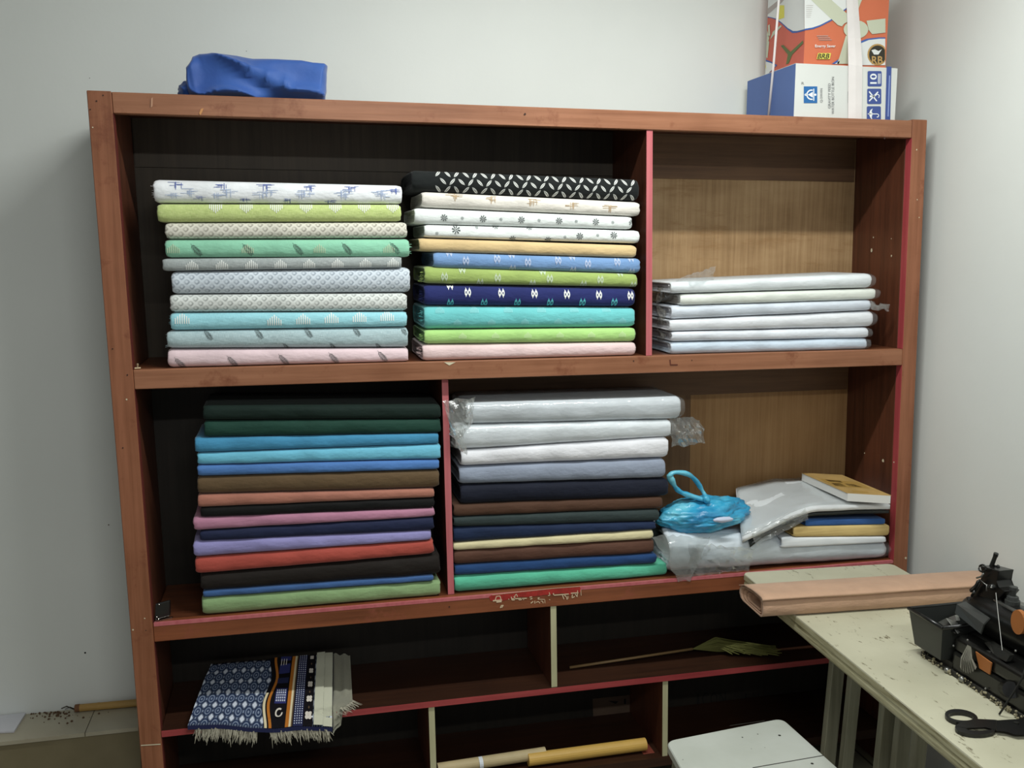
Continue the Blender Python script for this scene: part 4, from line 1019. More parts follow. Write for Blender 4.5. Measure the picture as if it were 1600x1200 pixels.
th = thing('patterned_cloth', 'folded blue and black patterned cloth with pale fringe, hanging over the third shelf', 'cloth', (bl+frp)/2-Vector((0, 0, .04)))
bm = bmesh.new(); uvl = bm.loops.layers.uv.new('UVMap'); NU, NV = 40, 22
def grid(fn, NU, NV, mi=0):
    G = [[bm.verts.new(fn(i/NU, j/NV)) for i in range(NU+1)] for j in range(NV+1)]
    for j in range(NV):
        for i in range(NU):
            f = bm.faces.new((G[j+1][i], G[j+1][i+1], G[j][i+1], G[j][i])); f.material_index = mi; f.smooth = True
            for lp, (q, s_) in zip(f.loops, ((i, j+1), (i+1, j+1), (i+1, j), (i, j))): lp[uvl].uv = (q/NU*1.0, s_/NV*.86)
    return G
G0 = grid(CS, NU, NV)
def CB(u, v):
    p = CS(u, v); lo = .05*(1-v)+.012; z = p.z-lo
    if p.y > -.004: z = max(min(z, p.z-.004), zsh+.0006)
    return Vector((p.x, p.y+.0, z))
G1_ = grid(CB, NU, NV)
for j in range(NV):
    for i in (0, NU): bm.faces.new((G0[j][i], G0[j+1][i], G1_[j+1][i], G1_[j][i])).material_index = 7
for i in range(NU):
    for j in (0, NV): bm.faces.new((G0[j][i], G0[j][i+1], G1_[j][i+1], G1_[j][i])).material_index = 7
def band(u0, u1, mi, off=.001, v0=0, v1=1, wob=None, n=44):
    for k in range(n):
        a, c = v0+(v1-v0)*k/n, v0+(v1-v0)*(k+1)/n
        wa, wc = (wob(a), wob(c)) if wob else (0, 0)
        m_ = max(1, int((u1-u0)/.02))
        for q in range(m_):
            ua, ub = u0+(u1-u0)*q/m_, u0+(u1-u0)*(q+1)/m_
            poly(bm, [CS(ua+wa, a, off), CS(ua+wc, c, off), CS(ub+wc, c, off), CS(ub+wa, a, off)], mi)
def motif(P, cu, cv, su, sv, mi, off): poly(bm, [CS(cu+x*su, cv+y*sv, off) for x, y in P], mi)
def clov(cu, cv, s_, mi=5, off=.005):
    for k in range(4):
        a = PI/4+PI/2*k; motif([(.55*math.cos(a)+.5*math.cos(b), .55*math.sin(a)+.5*math.sin(b)) for b in [2*PI*i/8 for i in range(8)]], cu, cv, s_, s_*2.0, mi, off)
wb = lambda v: .018*math.sin(v*9-1.5)
band(.50, .60, 1, .001, wob=wb); band(.565, .86, 1, .0013)
band(.535, .555, 2, .0018, wob=wb); band(.505, .523, 3, .0018, .55, 1, wob=wb); band(.665, .690, 2, .002); band(.690, .706, 3, .002); band(.706, .716, 9, .002)
for k, (v0, v1) in enumerate([(.0, .07), (.12, .26), (.33, .42), (.50, .70)]): band(.57, .655, 4 if k != 2 else 7, .002, v0, v1, n=4)
for i in range(5):
    for j in range(5): motif([(-1, -1), (1, -1), (1, 1), (-1, 1)], .583+.015*i, .535+.034*j, .0045, .011, 8, .0045)
for j in range(3):
    for i in range(3): motif([(-1, -1), (1, -1), (1, 1), (-1, 1)], .58+.02*i, .06+.03*j, .003, .016, 5, .0028)
for rr_, w2 in ((.034, .010),):
    for k in range(12):
        a, c = 2*PI*k/14, 2*PI*(k+1)/14; motif([(math.cos(a), math.sin(a)), (math.cos(c), math.sin(c)), (.62*math.cos(c), .62*math.sin(c)), (.62*math.cos(a), .62*math.sin(a))], .612, .82, .028, .062, 5, .0042)
band(.722, .79, 7, .0018)
for j in range(34):
    for i in range(4): motif([(-1, 0), (0, -1), (1, 0), (0, 1)], .731+.0165*i, .015+.029*j, .0052, .009, 8, .0042)
for j, s_ in enumerate((.017, .019, .021, .024, .028)): clov(.828, .06+.205*j, s_)
for j in range(4): motif([(-1, 0), (0, -1), (1, 0), (0, 1)], .828, .165+.205*j, .006, .02, 9, .0045)
band(.868, .90, 6, .008); band(.90, .935, 6, .008); band(.9355, .968, 6, .004); band(.968, 1.0, 6, .004)
me = bpy.data.meshes.new('patterned_cloth'); bm.to_mesh(me); bm.free(); link('cloth', me, PM, th)
# grey-beige inner fold at the right
bm = bmesh.new(); uvl = bm.loops.layers.uv.new('UVMap')
q0, q1, q2, q3 = at(521, 1020, Y=.24), at(547, 1021, Y=.25), at(520, 1140, Y=-.044), at(551, 1098, Y=.03)
def FS(u, v, dz=0):
    p = q0.lerp(q1, u).lerp(q2.lerp(q3, u), v)+Vector((0, 0, .004*math.sin(u*12)-dz-.004))
    if p.y > -.008: p.z = max(p.z, zsh+.0145-dz)
    return p
ga = grid(lambda u, v: FS(u, v), 10, 14); gb = grid(lambda u, v: FS(u, v, .012), 10, 14)
for j in range(14):
    for i in (0, 10): bm.faces.new((ga[j][i], ga[j+1][i], gb[j+1][i], gb[j][i]))
obj('inner_fold', bm, cloth('greige', (142, 140, 122)), th)
# fringes: many threads, one part
FRN = cloth('fringe_threads', (176, 170, 150))
bm = bmesh.new(); rr = random.Random(5)
def fringe(fn, n, l0, l1, lean=0):
    for k in range(n):
        u = (k+rr.random())/n; p = fn(u)+Vector((0, rr.uniform(-.004, .008), rr.uniform(-.002, .004))); l = rr.uniform(l0, l1)*(1.35 if rr.random() < .08 else 1); dx = rr.uniform(-.010, .010)+lean
        m_ = p+Vector((dx*.4, rr.uniform(-.004, .002), -l*.55)); e_ = p+Vector((dx, rr.uniform(-.006, .004), -l)); wv = rr.uniform(.0011, .002)
        a = Vector((wv, 0, 0)); poly(bm, [p-a, p+a, m_+a*.8, m_-a*.8], 0); poly(bm, [m_-a*.8, m_+a*.8, e_+a*.2, e_-a*.2], 0)
fringe(lambda u: CS(.05+.42*u, 1)+Vector((0, .003, -.012)), 170, .020, .042, -.003)
fringe(lambda u: CS(.56+.42*u, 1)+Vector((0, .003, -.010)), 170, .018, .040, .004)
for k in range(70):
    u = k/70; p = FS(.2+.8*u, .97); p.z = max(p.z, zsh+.003); e_ = p+Vector((rr.uniform(.004, .030), rr.uniform(-.026, -.006), 0)); e_.z = zsh+.0025+rr.random()*.006; a = Vector((.0012, 0, 0)); poly(bm, [p-a, p+a, e_+a*.4, e_-a*.4], 0)
tag(obj('fringe', bm, FRN, th), kind='stuff')

# grass hand broom on the third shelf, right of the cream divider
th = thing('hand_broom', 'grass hand broom with thin stick lying on the third shelf', 'broom', at(1080, 1020, Z=zsh+.012))
bm = bmesh.new(); zz = zsh+.006
s0 = at(890, 1043, Z=zz); s1 = at(1082, 1014, Z=zz+.012)
s1.y = min(s1.y, .2)
tube(bm, [s0, s0.lerp(s1, .5), s1], .0045, 8); obj('stick', bm, wood('broom_stick', (130, 104, 70), (150, 122, 84), 0), th, smooth=True)
bm = bmesh.new(); h1 = s1; h2 = at(1135, 1004, Z=zz+.03); h2.y = min(h2.y, .2); h3 = Vector((h2.x+.16, .05, zz+.004))
for k in range(240):
    a = rr.uniform(0, 2*PI); q = rr.random()**.5; rad = .024*q
    m_ = h1.lerp(h2, .7)+Vector((0, math.cos(a)*rad*.9, math.sin(a)*rad)); e_ = h1.lerp(h3, rr.uniform(.4, 1))+Vector((0, math.cos(a)*rad*1.3, abs(math.sin(a))*rad))
    for pp, qq in ((h1, m_), (m_, e_)):
        wv = Vector((0, .0006, .0009)); poly(bm, [pp-wv, pp+wv, qq+wv, qq-wv], 0)
for v in bm.verts: v.co.z = max(v.co.z, zsh+.001)
tag(obj('bristles', bm, plain('yellow_green_grass', (104, 104, 48), .8), th), kind='stuff')

# bottom shelf: paper rolls, red block, dark printed board
z4 = Z4t+ZT
def roll(label, p0, p1, r, m, ends):
    th = thing('paper_roll', label, 'roll', (p0+p1)/2-Vector((0, 0, r)), None)
    bm = bmesh.new(); tube(bm, [p0.lerp(p1, k/8) for k in range(9)], r, 20); obj('sheet', bm, m, th, smooth=False)
    return th
r_ = .020
a0 = at(748, 1200, Z=z4+.045); a1 = at(862, 1190, Z=z4+.045)
rl = roll('pale beige rolled sheet lying on the bottom shelf, left of the yellow roll', Vector((a0.x-.12, .05, z4+.028)), Vector((a1.x, .06, z4+.032)), .018, plain('beige_sheet', (186, 168, 128), .6, var=.08, scale=20), None)
bm = bmesh.new(); cc = Vector((a0.x+.01, .052, z4+.029)); tube(bm, [cc, cc+Vector((.012, .0005, .0002))], .0192, 20); obj('paper_band', bm, WPAP, rl)
roll('yellow rolled sheet propped on the bottom shelf beside the stool', Vector((at(862, 1198, Z=z4+.05).x-.05, .045, z4+.024)), Vector((at(1008, 1176, Y=.05).x, .05, max(at(1008, 1181, Y=.05).z, z4+.024))), .020, plain('yellow_sheet', (206, 166, 84), .5, var=.06, scale=12), None)
bm = bmesh.new(); pr_ = at(1012, 1188, Y=.04); box(bm, pr_.x-.02, pr_.x+.022, .03, .10, z4+.0005, at(1012, 1187, Y=.03).z-.004); bevel(bm, .003, 2)
tag(obj('brick', bm, plain('brick_red', (120, 52, 36), .8, var=.1), loc=(pr_.x, .065, z4)), 'small red block under the end of the yellow roll', 'block')
# dark sheet of printed lettering pinned to the back of the bottom compartment
bm = bmesh.new(); INK = plain('black_ink', (10, 9, 8), .8); PB = plain('dull_print_panel', (86, 68, 54), .8, var=.12, scale=14)
yk = D-.0008
def Kp(px, py, y=yk): return at(px, py, Y=y)
poly(bm, [Kp(*p) for p in ((926, 1092), (1000, 1084), (1000, 1150), (928, 1150))], 0)
for P in (((950, 1095), (966, 1096), (962, 1100)), ((938, 1132), (952, 1124), (956, 1132)), ((958, 1130), (995, 1128), (996, 1134), (970, 1138)), ((975, 1092), (978, 1092), (978, 1100), (975, 1100)), ((990, 1090), (994, 1090), (994, 1100), (990, 1100)), ((928, 1142), (998, 1138), (998, 1141), (928, 1146))): poly(bm, [Kp(*p, yk-.0006) for p in P], 1)
me = bpy.data.meshes.new('printed_panel'); bm.to_mesh(me); bm.free(); o = link('printed_panel', me, [PB, INK], unit); o['label'] = 'dull printed panel on the back of the bottom compartment'; o['kind'] = 'stuff'; del o['kind']
for ch, x0, wd, y0, hh in (('I', 1089, 4, 1103, 19), ('C', 1097, 10, 1102, 20), ('O', 1110, 11, 1102, 20), ('N', 1124, 10, 1101, 20), ('J', 1160, 7, 1097, 14), ('N', 1176, 10, 1096, 14)):
    bm = bmesh.new(); text_on(bm, ch, lambda u, v: Kp(x0+wd*u, y0-hh*v, yk-.0004), 0); obj('painted_letter', bm, INK, unit)

# ------------------------------------------------------------------ left ledge
BAM = wood('bamboo', (158, 124, 66), (184, 150, 88), 0, .4)
th = thing('bamboo_stick', 'short bamboo stick lying on the tiled ledge against the wall', 'stick', (-.11, .355, ZL))
bm = bmesh.new(); P0 = Vector((-.209, .358, ZL+.0125)); P1 = Vector((-.008, .352, ZL+.0125)); tube(bm, [P0, P0.lerp(P1, .3), P0.lerp(P1, .33), P0.lerp(P1, .36), P1], [.0115, .0115, .0122, .0115, .0118], 14)
obj('cane', bm, BAM, th, smooth=False)
bm = bmesh.new(); tube(bm, [P0-Vector((.002, 0, 0)), P0+Vector((.012, 0, 0))], .012, 14); o = obj('cut_end', bm, plain('brown_end', (112, 76, 48), .8), th); o['label'] = 'browned cut end'
bm = bmesh.new(); zt_ = ZL+.0005; ptl = [at(-60, 1111, Z=zt_+.006), at(44, 1107, Z=zt_+.006), at(22, 1142, Z=zt_+.006), at(-60, 1146, Z=zt_+.006)]
for p in ptl: p.y = min(p.y, YW-.004)
dn = Vector((0, 0, -.0055)); hexa(bm, [ptl[3]+dn, ptl[2]+dn, ptl[1]+dn, ptl[0]+dn, ptl[3], ptl[2], ptl[1], ptl[0]])
tag(obj('loose_tile', bm, plain('white_tile', (198, 198, 204), .4), loc=tuple((ptl[0]+ptl[2])/2+dn)), 'loose white tile lying on the ledge at the left edge', 'tile')
bm = bmesh.new(); rr = random.Random(9)
for k in range(90):
    c = at(rr.gauss(85, 24), 1112+abs(rr.gauss(0, 7)), Z=ZL+.001); c.y = min(c.y, YW-.006); s_ = rr.uniform(.0008, .0045)
    if c.x > -.21 and c.y > .335: continue
    bmesh.ops.create_icosphere(bm, subdivisions=1, radius=s_, matrix=Matrix.Translation(c))
tag(obj('crumbs', bm, plain('brown_dirt', (88, 66, 46), .9), loc=(-.25, .36, ZL)), 'brown dirt crumbs scattered on the tiled ledge', 'dirt', kind='stuff')
bm = bmesh.new()
pts = [at(96, 1107, Y=YW-.01), at(104, 1103.5, Y=YW-.012), at(113, 1107, Y=YW-.012), at(120, 1110, Y=YW-.012)]
for p in pts: p.z = max(p.z, ZL+.002)
tube(bm, pts, .0016, 6); tube(bm, [p+Vector((.012, -.008, 0)) for p in pts[::-1]], .0011, 6)
tag(obj('twig', bm, plain('dark_twig', (54, 48, 36), .9), loc=tuple(pts[1])), 'dark scrap of twig against the wall beside the bamboo stick', 'twig')
bm = bmesh.new(); c = at(133, 1020, Y=YW-.0004); poly(bm, [c+Vector((.003*math.cos(a), 0, .003*math.sin(a))) for a in [2*PI*i/8 for i in range(8)]], 0)
for px, py, r in ((385, 80, .0012), (140, 122, .0012)):
    c = at(px, py, Y=YW-.0004)
    if c.x < XR: poly(bm, [c+Vector((r*math.cos(a), 0, r*math.sin(a))) for a in [2*PI*i/6 for i in range(6)]], 0)
me = bpy.data.meshes.new('wall_hole'); bm.to_mesh(me); bm.free(); o = link('trim_2', me, [plain('drill_hole', (24, 24, 22), .9)]); tag(o, kind='structure')

# ------------------------------------------------------------------ sewing table
ZTB = .76
t = NT('worn_cream_paint'); c0 = t.ramp(t.noise(5, 5), [(.3, lin((176, 173, 150))), (.7, lin((192, 189, 166)))])
k = t.noise(1.0, 6, mapping=(46, 16, 30), rough=.75)
c1 = t.mix(t.ramp(k, [(.60, (0, 0, 0)), (.64, (.85, .85, .85))]), c0, lin((96, 88, 64)))
t.col(c1); t.rough(.45, .35); t.bump(t.noise(30, 4), .001, .3); CREAM = t.m
t = NT('scuffed_edge'); k = t.noise(1.0, 6, mapping=(9, 5, 70), rough=.7)
t.col(t.ramp(k, [(.34, lin((92, 84, 58))), (.46, lin((160, 154, 120))), (.66, lin((194, 190, 158)))])); t.rough(.5); EDGE = t.m
LEGM = wood('leg_paint', (120, 118, 100), (150, 148, 128), 2, .5)
rl_, rr_ = at(1159, 894, Z=ZTB), at(1393, 880, Z=ZTB); fl_ = at(1541, 1199.5, Z=ZTB)
yl = (fl_-at(1170, 900, Z=ZTB)).normalized(); 
LEN = 1.62
rl_.y = min(rl_.y, -.004); rr_.y = min(rr_.y, -.014)
def TB(u, v, z=0):                      # u across (0 left .. 1 right), v metres towards the room
    return rl_.lerp(rr_, u)+yl*v+Vector((0, 0, z))
tb = thing('sewing_table', 'worn cream-painted sewing table standing against the shelves with a sewing machine on it', 'table', (TB(.5, LEN/2).x, TB(.5, LEN/2).y, 0))
W_ = (rr_-rl_).length; bm = bmesh.new(); n = 6; P = []
def arc(cu, cv, r, a0):
    return [TB((cu+r*math.cos(a0+PI/2*k/n))/W_, cv-r*math.sin(a0+PI/2*k/n)) for k in range(n+1)]
r = .022
P = arc(W_-r, r, r, 0)+arc(r, r, r, PI/2)+arc(r, LEN-r, r, PI)+arc(W_-r, LEN-r, r, 3*PI/2)
def ring_at(P, inset, dz):
    c = sum(P, Vector())/len(P); out = []
    for p in P:
        d = p-c; d.z = 0; out.append(p-d.normalized()*inset+Vector((0, 0, dz)))
    return out
prof = [(.004, 0), (.0008, -.003), (0, -.008), (0, -.018), (.004, -.022), (.004, -.026), (.0015, -.030), (.0015, -.040), (.008, -.046)]
rings = [[bm.verts.new(p) for p in ring_at(P, i_, dz)] for i_, dz in prof]
bm.faces.new(rings[0]).material_index = 0
for q, (A, C) in enumerate(zip(rings, rings[1:])):
    for j in range(len(A)): bm.faces.new((A[j], C[j], C[(j+1) % len(A)], A[(j+1) % len(A)])).material_index = 1 if q > 0 else 0
bm.faces.new(rings[-1][::-1]).material_index = 1
obj('tabletop', bm, [CREAM, EDGE], tb)
def post(x, y, w_, d_, z1, name='leg', z0=0.0, m=LEGM, dx=0):
    bm = bmesh.new(); hexa(bm, [(x-w_/2+dx, y-d_/2, z0), (x+w_/2+dx, y-d_/2, z0), (x+w_/2+dx, y+d_/2, z0), (x-w_/2+dx, y+d_/2, z0), (x-w_/2, y-d_/2, z1), (x+w_/2, y-d_/2, z1), (x+w_/2, y+d_/2, z1), (x-w_/2, y+d_/2, z1)])
    bevel(bm, .002, 1); return obj(name, bm, m, tb)
zt_ = ZTB-.0465
for px, pyt, w_, yy in ((1310, 1040, .040, -.40), (1338, 1060, .034, -.46), (1390, 1110, .038, -.62), (1415, 1140, .040, -.66), (1440, 1170, .034, -.74)):
    p = at(px, pyt, Y=yy); post(p.x, yy, w_, .022, zt_, dx=-.035)
for u, v in ((.88, .12), (.1, LEN-.1), (.9, LEN-.1)):
    p = TB(u, v); post(p.x, p.y, .045, .03, zt_)
bm = bmesh.new(); a, c, d, e = TB(.45, .30), TB(.94, .30), TB(.94, .32), TB(.45, .32); z1, z0 = ZTB-.0465, ZTB-.12
hexa(bm, [Vector((p.x, p.y, z0)) for p in (d, c, a, e)][::1]+[Vector((p.x, p.y, z1)) for p in (d, c, a, e)]); obj('apron', bm, LEGM, tb)

# ------------------------------------------------------------------ stool
zst = .44; st = [at(1040, 1158, Z=zst), at(1222, 1122, Z=zst), at(1334, 1222, Z=zst), at(1098, 1262, Z=zst)]
th = thing('stool', 'low stool with a worn white painted seat, standing beside the sewing table', 'stool', (sum((p.x for p in st))/4, sum((p.y for p in st))/4, 0))
t = NT('stool_white'); c0 = t.ramp(t.noise(6, 4), [(.3, lin((186, 190, 180))), (.7, lin((202, 206, 198)))]); k = t.noise(26, 5, rough=.7)
t.col(t.mix(t.ramp(k, [(.70, (0, 0, 0)), (.74, (.8, .8, .8))]), c0, lin((110, 104, 84)))); t.rough(.45, .35); STW = t.m
bm = bmesh.new(); c = sum(st, Vector())/4; P = []
for i, p in enumerate(st):
    a, b_ = st[i-1], st[(i+1) % 4]; d0 = (a-p).normalized(); d1 = (b_-p).normalized(); r = .028
    for k in range(7):
        s_ = k/6; q = (p+d0*r)*(1-s_)**2+p*2*s_*(1-s_)+(p+d1*r)*s_**2; P.append(q)
rings = [[bm.verts.new(p) for p in ring_at(P, i_, dz)] for i_, dz in ((.003, 0), (0, -.003), (0, -.022), (.003, -.025))]
bm.faces.new(rings[0])
for A, C in zip(rings, rings[1:]):
    for j in range(len(A)): bm.faces.new((A[j], C[j], C[(j+1) % len(A)], A[(j+1) % len(A)]))
bm.faces.new(rings[-1][::-1]); 
DK = plain('dark_mark', (44, 42, 36), .8)
def SP(px, py): return at(px, py, Z=zst+.0004)
def disc(px, py, r): p = SP(px, py); poly(bm, [p+Vector((r*math.cos(a), r*math.sin(a), 0)) for a in [2*PI*i/8 for i in range(8)]], 1)
bmesh.ops.recalc_face_normals(bm, faces=list(bm.faces))
for px, py, r in ((1218, 1149, .0042), (1160, 1152, .0025), (1184, 1147, .002), (1269, 1193, .0042), (1067, 1187, .0015), (1195, 1168, .0012), (1174, 1170, .0012)): disc(px, py, r)
poly(bm, [SP(1176, 1199), SP(1288, 1179.5), SP(1288, 1180.6), SP(1176, 1200.2)], 1)
poly(bm, [SP(1140, 1133.5), SP(1195, 1125.5), SP(1195, 1126.4), SP(1140, 1134.2)], 1)
me = bpy.data.meshes.new('stool_seat'); bm.to_mesh(me); bm.free(); link('seat', me, [STW, DK], th)
for i, p in enumerate(st):
    q = p.lerp(c, .2); f = p.lerp(c, .04); bm = bmesh.new(); w_ = .017
    hexa(bm, [(f.x-w_, f.y-w_, 0), (f.x+w_, f.y-w_, 0), (f.x+w_, f.y+w_, 0), (f.x-w_, f.y+w_, 0), (q.x-w_, q.y-w_, zst-.0255), (q.x+w_, q.y-w_, zst-.0255), (q.x+w_, q.y+w_, zst-.0255), (q.x-w_, q.y+w_, zst-.0255)])
    obj('leg', bm, LEGM, th)

# ------------------------------------------------------------------ peach cloth bolt across the table
zt2 = ZTB+.0008
fa, fb = at(1192, 967, Z=zt2), at(1530, 944, Z=zt2)
ha, hb = at(1190, 934, Y=fa.y), at(1530, 914, Y=fb.y)
dirn = Vector((fb.x-fa.x, fb.y-fa.y, 0)).normalized(); perp = Vector((-dirn.y, dirn.x, 0)); LB = .735; DB = .165
H_ = .052
PEACH = cloth('peach', (190, 150, 120), sheen=.15, rough=.7)
th = thing('fabric_bolt', 'peach brown fabric bolt lying across the sewing table, its left end overhanging', 'fabric', fa+dirn*LB/2+perp*DB/2)
def prof_at(scale=1., n=10):
    out = []
    for i in range(n+1):
        a = -PI/2+PI*i/n; out.append((.020*(1-abs(math.cos(a))**.8), H_/2+H_/2*math.copysign(abs(math.sin(a))**.8, a)))
    out += [(DB*.4, H_*1.01), (DB*.75, H_*.9)]
    for i in range(6):
        a = PI/2-PI*i/5; out.append((DB-.03+.03*math.cos(a), H_*.42+H_*.42*math.sin(a)))
    out += [(DB*.6, .0), (DB*.3, .0)]
    return out
bm = bmesh.new(); rings = []; nn = 40
for i in range(nn+1):
    s_ = LB*i/nn; R_ = []
    for (d, z) in prof_at():
        sk = .018*(1-z/H_)*0
        R_.append(bm.verts.new(fa+dirn*(s_+sk)+perp*(d+.0012*noise.noise(Vector((s_*8, z*30, d*9))))+Vector((0, 0, z*(1+.03*noise.noise(Vector((s_*5, d*8, 1))))))))
    rings.append(R_)
m_ = len(rings[0])
for A, C in zip(rings, rings[1:]):
    for j in range(m_): bm.faces.new((A[j], C[j], C[(j+1) % m_], A[(j+1) % m_])).smooth = True
for R_, sg in ((rings[0], 1), (rings[-1], -1)):       # layered folds at both ends
    c = sum((v.co for v in R_), Vector())/m_; prev = R_
    for q, dx in ((.9, .0), (.86, .01), (.74, .003), (.70, .014), (.56, .006), (.5, .02), (.34, .012), (.28, .03), (.12, .03)):
        new = [bm.verts.new(c+(v.co-c)*q+dirn*sg*dx+Vector((0, 0, .0015*noise.noise(v.co*50+Vector((q*9, 0, 0)))))) for v in R_]
        for j in range(m_): bm.faces.new((prev[j], prev[(j+1) % m_], new[(j+1) % m_], new[j]))
        prev = new
    bm.faces.new(prev)
obj('folded_cloth', bm, PEACH, th)
# the outer flap folded over the top, its edge running along just above the front
bm = bmesh.new(); T0, T1 = [], []
pr_ = [(.007, H_*.99), (.002, H_*1.01), (.0, H_*1.06), (.003, H_*1.12), (.010, H_*1.17), (.03, H_*1.19), (DB*.4, H_*1.17), (DB*.75, H_*1.05), (DB*.97, H_*.80)]
A_, C_ = [], []
for i in range(nn+1):
    s_ = -.004+(LB+.008)*i/nn
    sl_ = H_*.02*math.sin(i*.3)
    A_.append([bm.verts.new(fa+dirn*s_+perp*(d-.0035)+Vector((0, 0, z+(sl_ if k < 2 else 0)))) for k, (d, z) in enumerate(pr_)])
    C_.append([bm.verts.new(fa+dirn*s_+perp*(d+.0008)+Vector((0, 0, z-.0035+(sl_ if k < 2 else 0)))) for k, (d, z) in enumerate(pr_)])
for X_ in (A_, C_):
    for r0, r1 in zip(X_, X_[1:]):
        for k in range(len(pr_)-1): bm.faces.new((r0[k], r1[k], r1[k+1], r0[k+1])).smooth = True
for i in range(nn):
    for k in (0, len(pr_)-1): bm.faces.new((A_[i][k], A_[i+1][k], C_[i+1][k], C_[i][k]))
for i in (0, nn):
    for k in range(len(pr_)-1): bm.faces.new((A_[i][k], A_[i][k+1], C_[i][k+1], C_[i][k]))
obj('outer_flap', bm, PEACH, th)

# ------------------------------------------------------------------ sewing machine
MB = NT('black_enamel'); MB.col(MB.ramp(MB.noise(12, 4), [(.3, lin((14, 14, 13))), (.7, lin((24, 24, 22)))])); MB.rough(.28, .5); MB.bump(MB.noise(40, 3), .0006, .3); MB = MB.m
DGR = plain('dark_grey_plastic', (50, 52, 50), .45, var=.1, scale=10); STL = plain('worn_steel', (150, 150, 146), .35, .9, var=.1, scale=60); DST = plain('dark_steel', (66, 66, 62), .35, .7); LTH = plain('orange_brown_patch', (158, 96, 46), .6, var=.08, scale=20); RAG = cloth('pale_rag', (176, 172, 154)); DUST = plain('pale_dust_lint', (150, 142, 116), .9, var=.2, scale=60)
zt3 = ZTB+.0006
mc = thing('sewing_machine', 'old black sewing machine with orange badge standing on the worn cream table', 'sewing machine', (2.09, -1.0, zt3))
MX = 2.005; XP0 = at(1478, 985, X=1.975).y+.010
def mbox(name, x0, x1, y0, y1, z0, z1, m=MB, bw=.004, seg=2, label=None):
    bm = bmesh.new(); box(bm, x0, x1, y0, y1, z0, z1); bevel(bm, bw, seg); o = obj(name, bm, m, mc)
    if label: o['label'] = label
    return o
# bed with dusty skirt
mbox('bed', MX, MX+.19, -1.36, XP0, zt3+.012, zt3+.06, bw=.008)
bm = bmesh.new(); rr = random.Random(4)
box(bm, MX-.004, MX+.194, -1.365, -.694, zt3, zt3+.0115); box(bm, MX+.004, MX+.185, XP0+.002, -.70, zt3+.0117, zt3+.0255)
obj('base_rim', bm, plain('dirty_black_rim', (36, 34, 28), .7, var=.3, scale=50), mc)
bm = bmesh.new()
for k in range(150):
    y = rr.uniform(-1.12, -.70); bmesh.ops.create_icosphere(bm, subdivisions=1, radius=rr.uniform(.001, .0036), matrix=Matrix.Translation((MX-.0055+rr.uniform(-.003, .002), y, zt3+.0015+rr.random()**2*.014)))
for v in bm.verts: v.co.z = max(v.co.z, zt3)
tag(obj('lint', bm, DUST, mc), kind='stuff')
for px, py in ((1479, 1058), (1503, 1061)):
    p = at(px, py, X=MX-.006); bm = bmesh.new(); bmesh.ops.create_uvsphere(bm, u_segments=10, v_segments=8, radius=.0075, matrix=Matrix.Translation((p.x, p.y, max(p.z, zt3+.007)))); o = obj('foot_screw', bm, STL, mc, smooth=True)
def XP(px, py, X): return at(px, py, X=X)
# open tray at the far end
rim = [XP(1419, 951, 1.985), None, None, XP(1500, 992, 1.985)]
xt0, xt1 = 1.975, 2.16
yf0, yf1 = XP(1420, 952, xt0).y, XP(1478, 985, xt0).y
zr = XP(1450, 968, xt0).z
bm = bmesh.new(); th_ = .004
def tray(y0, y1, x0, x1, z0, z1, ins):
    return [(x0+ins, y0+ins*1.2, z0), (x1-ins, y0+ins*1.2, z0), (x1-ins, y1-ins*.6, z0), (x0+ins, y1-ins*.6, z0), (x0, y0, z1), (x1, y0, z1), (x1, y1, z1), (x0, y1, z1)]
ty0, ty1 = yf1+.012, yf0
O_ = tray(ty0, ty1, xt0, xt1, zt3+.026, zr, .016); I_ = tray(ty0+th_, ty1-th_, xt0+th_, xt1-th_, zt3+.031, zr+.0002, .016)
vo = [bm.verts.new(p) for p in O_]; vi = [bm.verts.new(p) for p in I_]
for f in ((0, 3, 2, 1), (0, 1, 5, 4), (1, 2, 6, 5), (2, 3, 7, 6), (3, 0, 4, 7)): bm.faces.new([vo[i] for i in f]); bm.faces.new([vi[i] for i in f[::-1]])
for i in range(4): a, b_ = 4+i, 4+(i+1) % 4; bm.faces.new((vo[a], vo[b_], vi[b_], vi[a]))
o = obj('tray', bm, DGR, mc); 
bm = bmesh.new(); cor = [Vector(p) for p in O_[4:]]; tube(bm, [cor[0], cor[1], cor[2], cor[3], cor[0]], .005, 8); obj('tray_rim', bm, MB, mc, smooth=True)
# tools lying in the tray
def qpart(name, pts, th_, m, X=None, label=None):
    bm = bmesh.new(); P = [XP(x, y, xx) for x, y, xx in pts]; c0_ = [bm.verts.new(p) for p in P]; c1_ = [bm.verts.new(p+Vector((th_, 0, 0))) for p in P]
    bm.faces.new(c0_); bm.faces.new(c1_[::-1])
    for i in range(len(P)): j = (i+1) % len(P); bm.faces.new((c0_[i], c0_[j], c1_[j], c1_[i]))
    o = obj(name, bm, m, mc)
    if label: o['label'] = label
    return o
qpart('tray_clip', [(1466, 972, 2.0), (1478, 966, 2.03), (1500, 986, 2.03), (1492, 990, 2.0)], .012, DST)
qpart('tray_clip', [(1478, 966, 2.02), (1494, 972, 2.05), (1500, 986, 2.03), (1496, 990, 2.0)], .003, STL, label='bright steel clip')
qpart('tray_clip', [(1482, 965, 2.05), (1492, 961, 2.06), (1495, 970, 2.05), (1488, 973, 2.04)], .01, STL, label='bright steel clip')
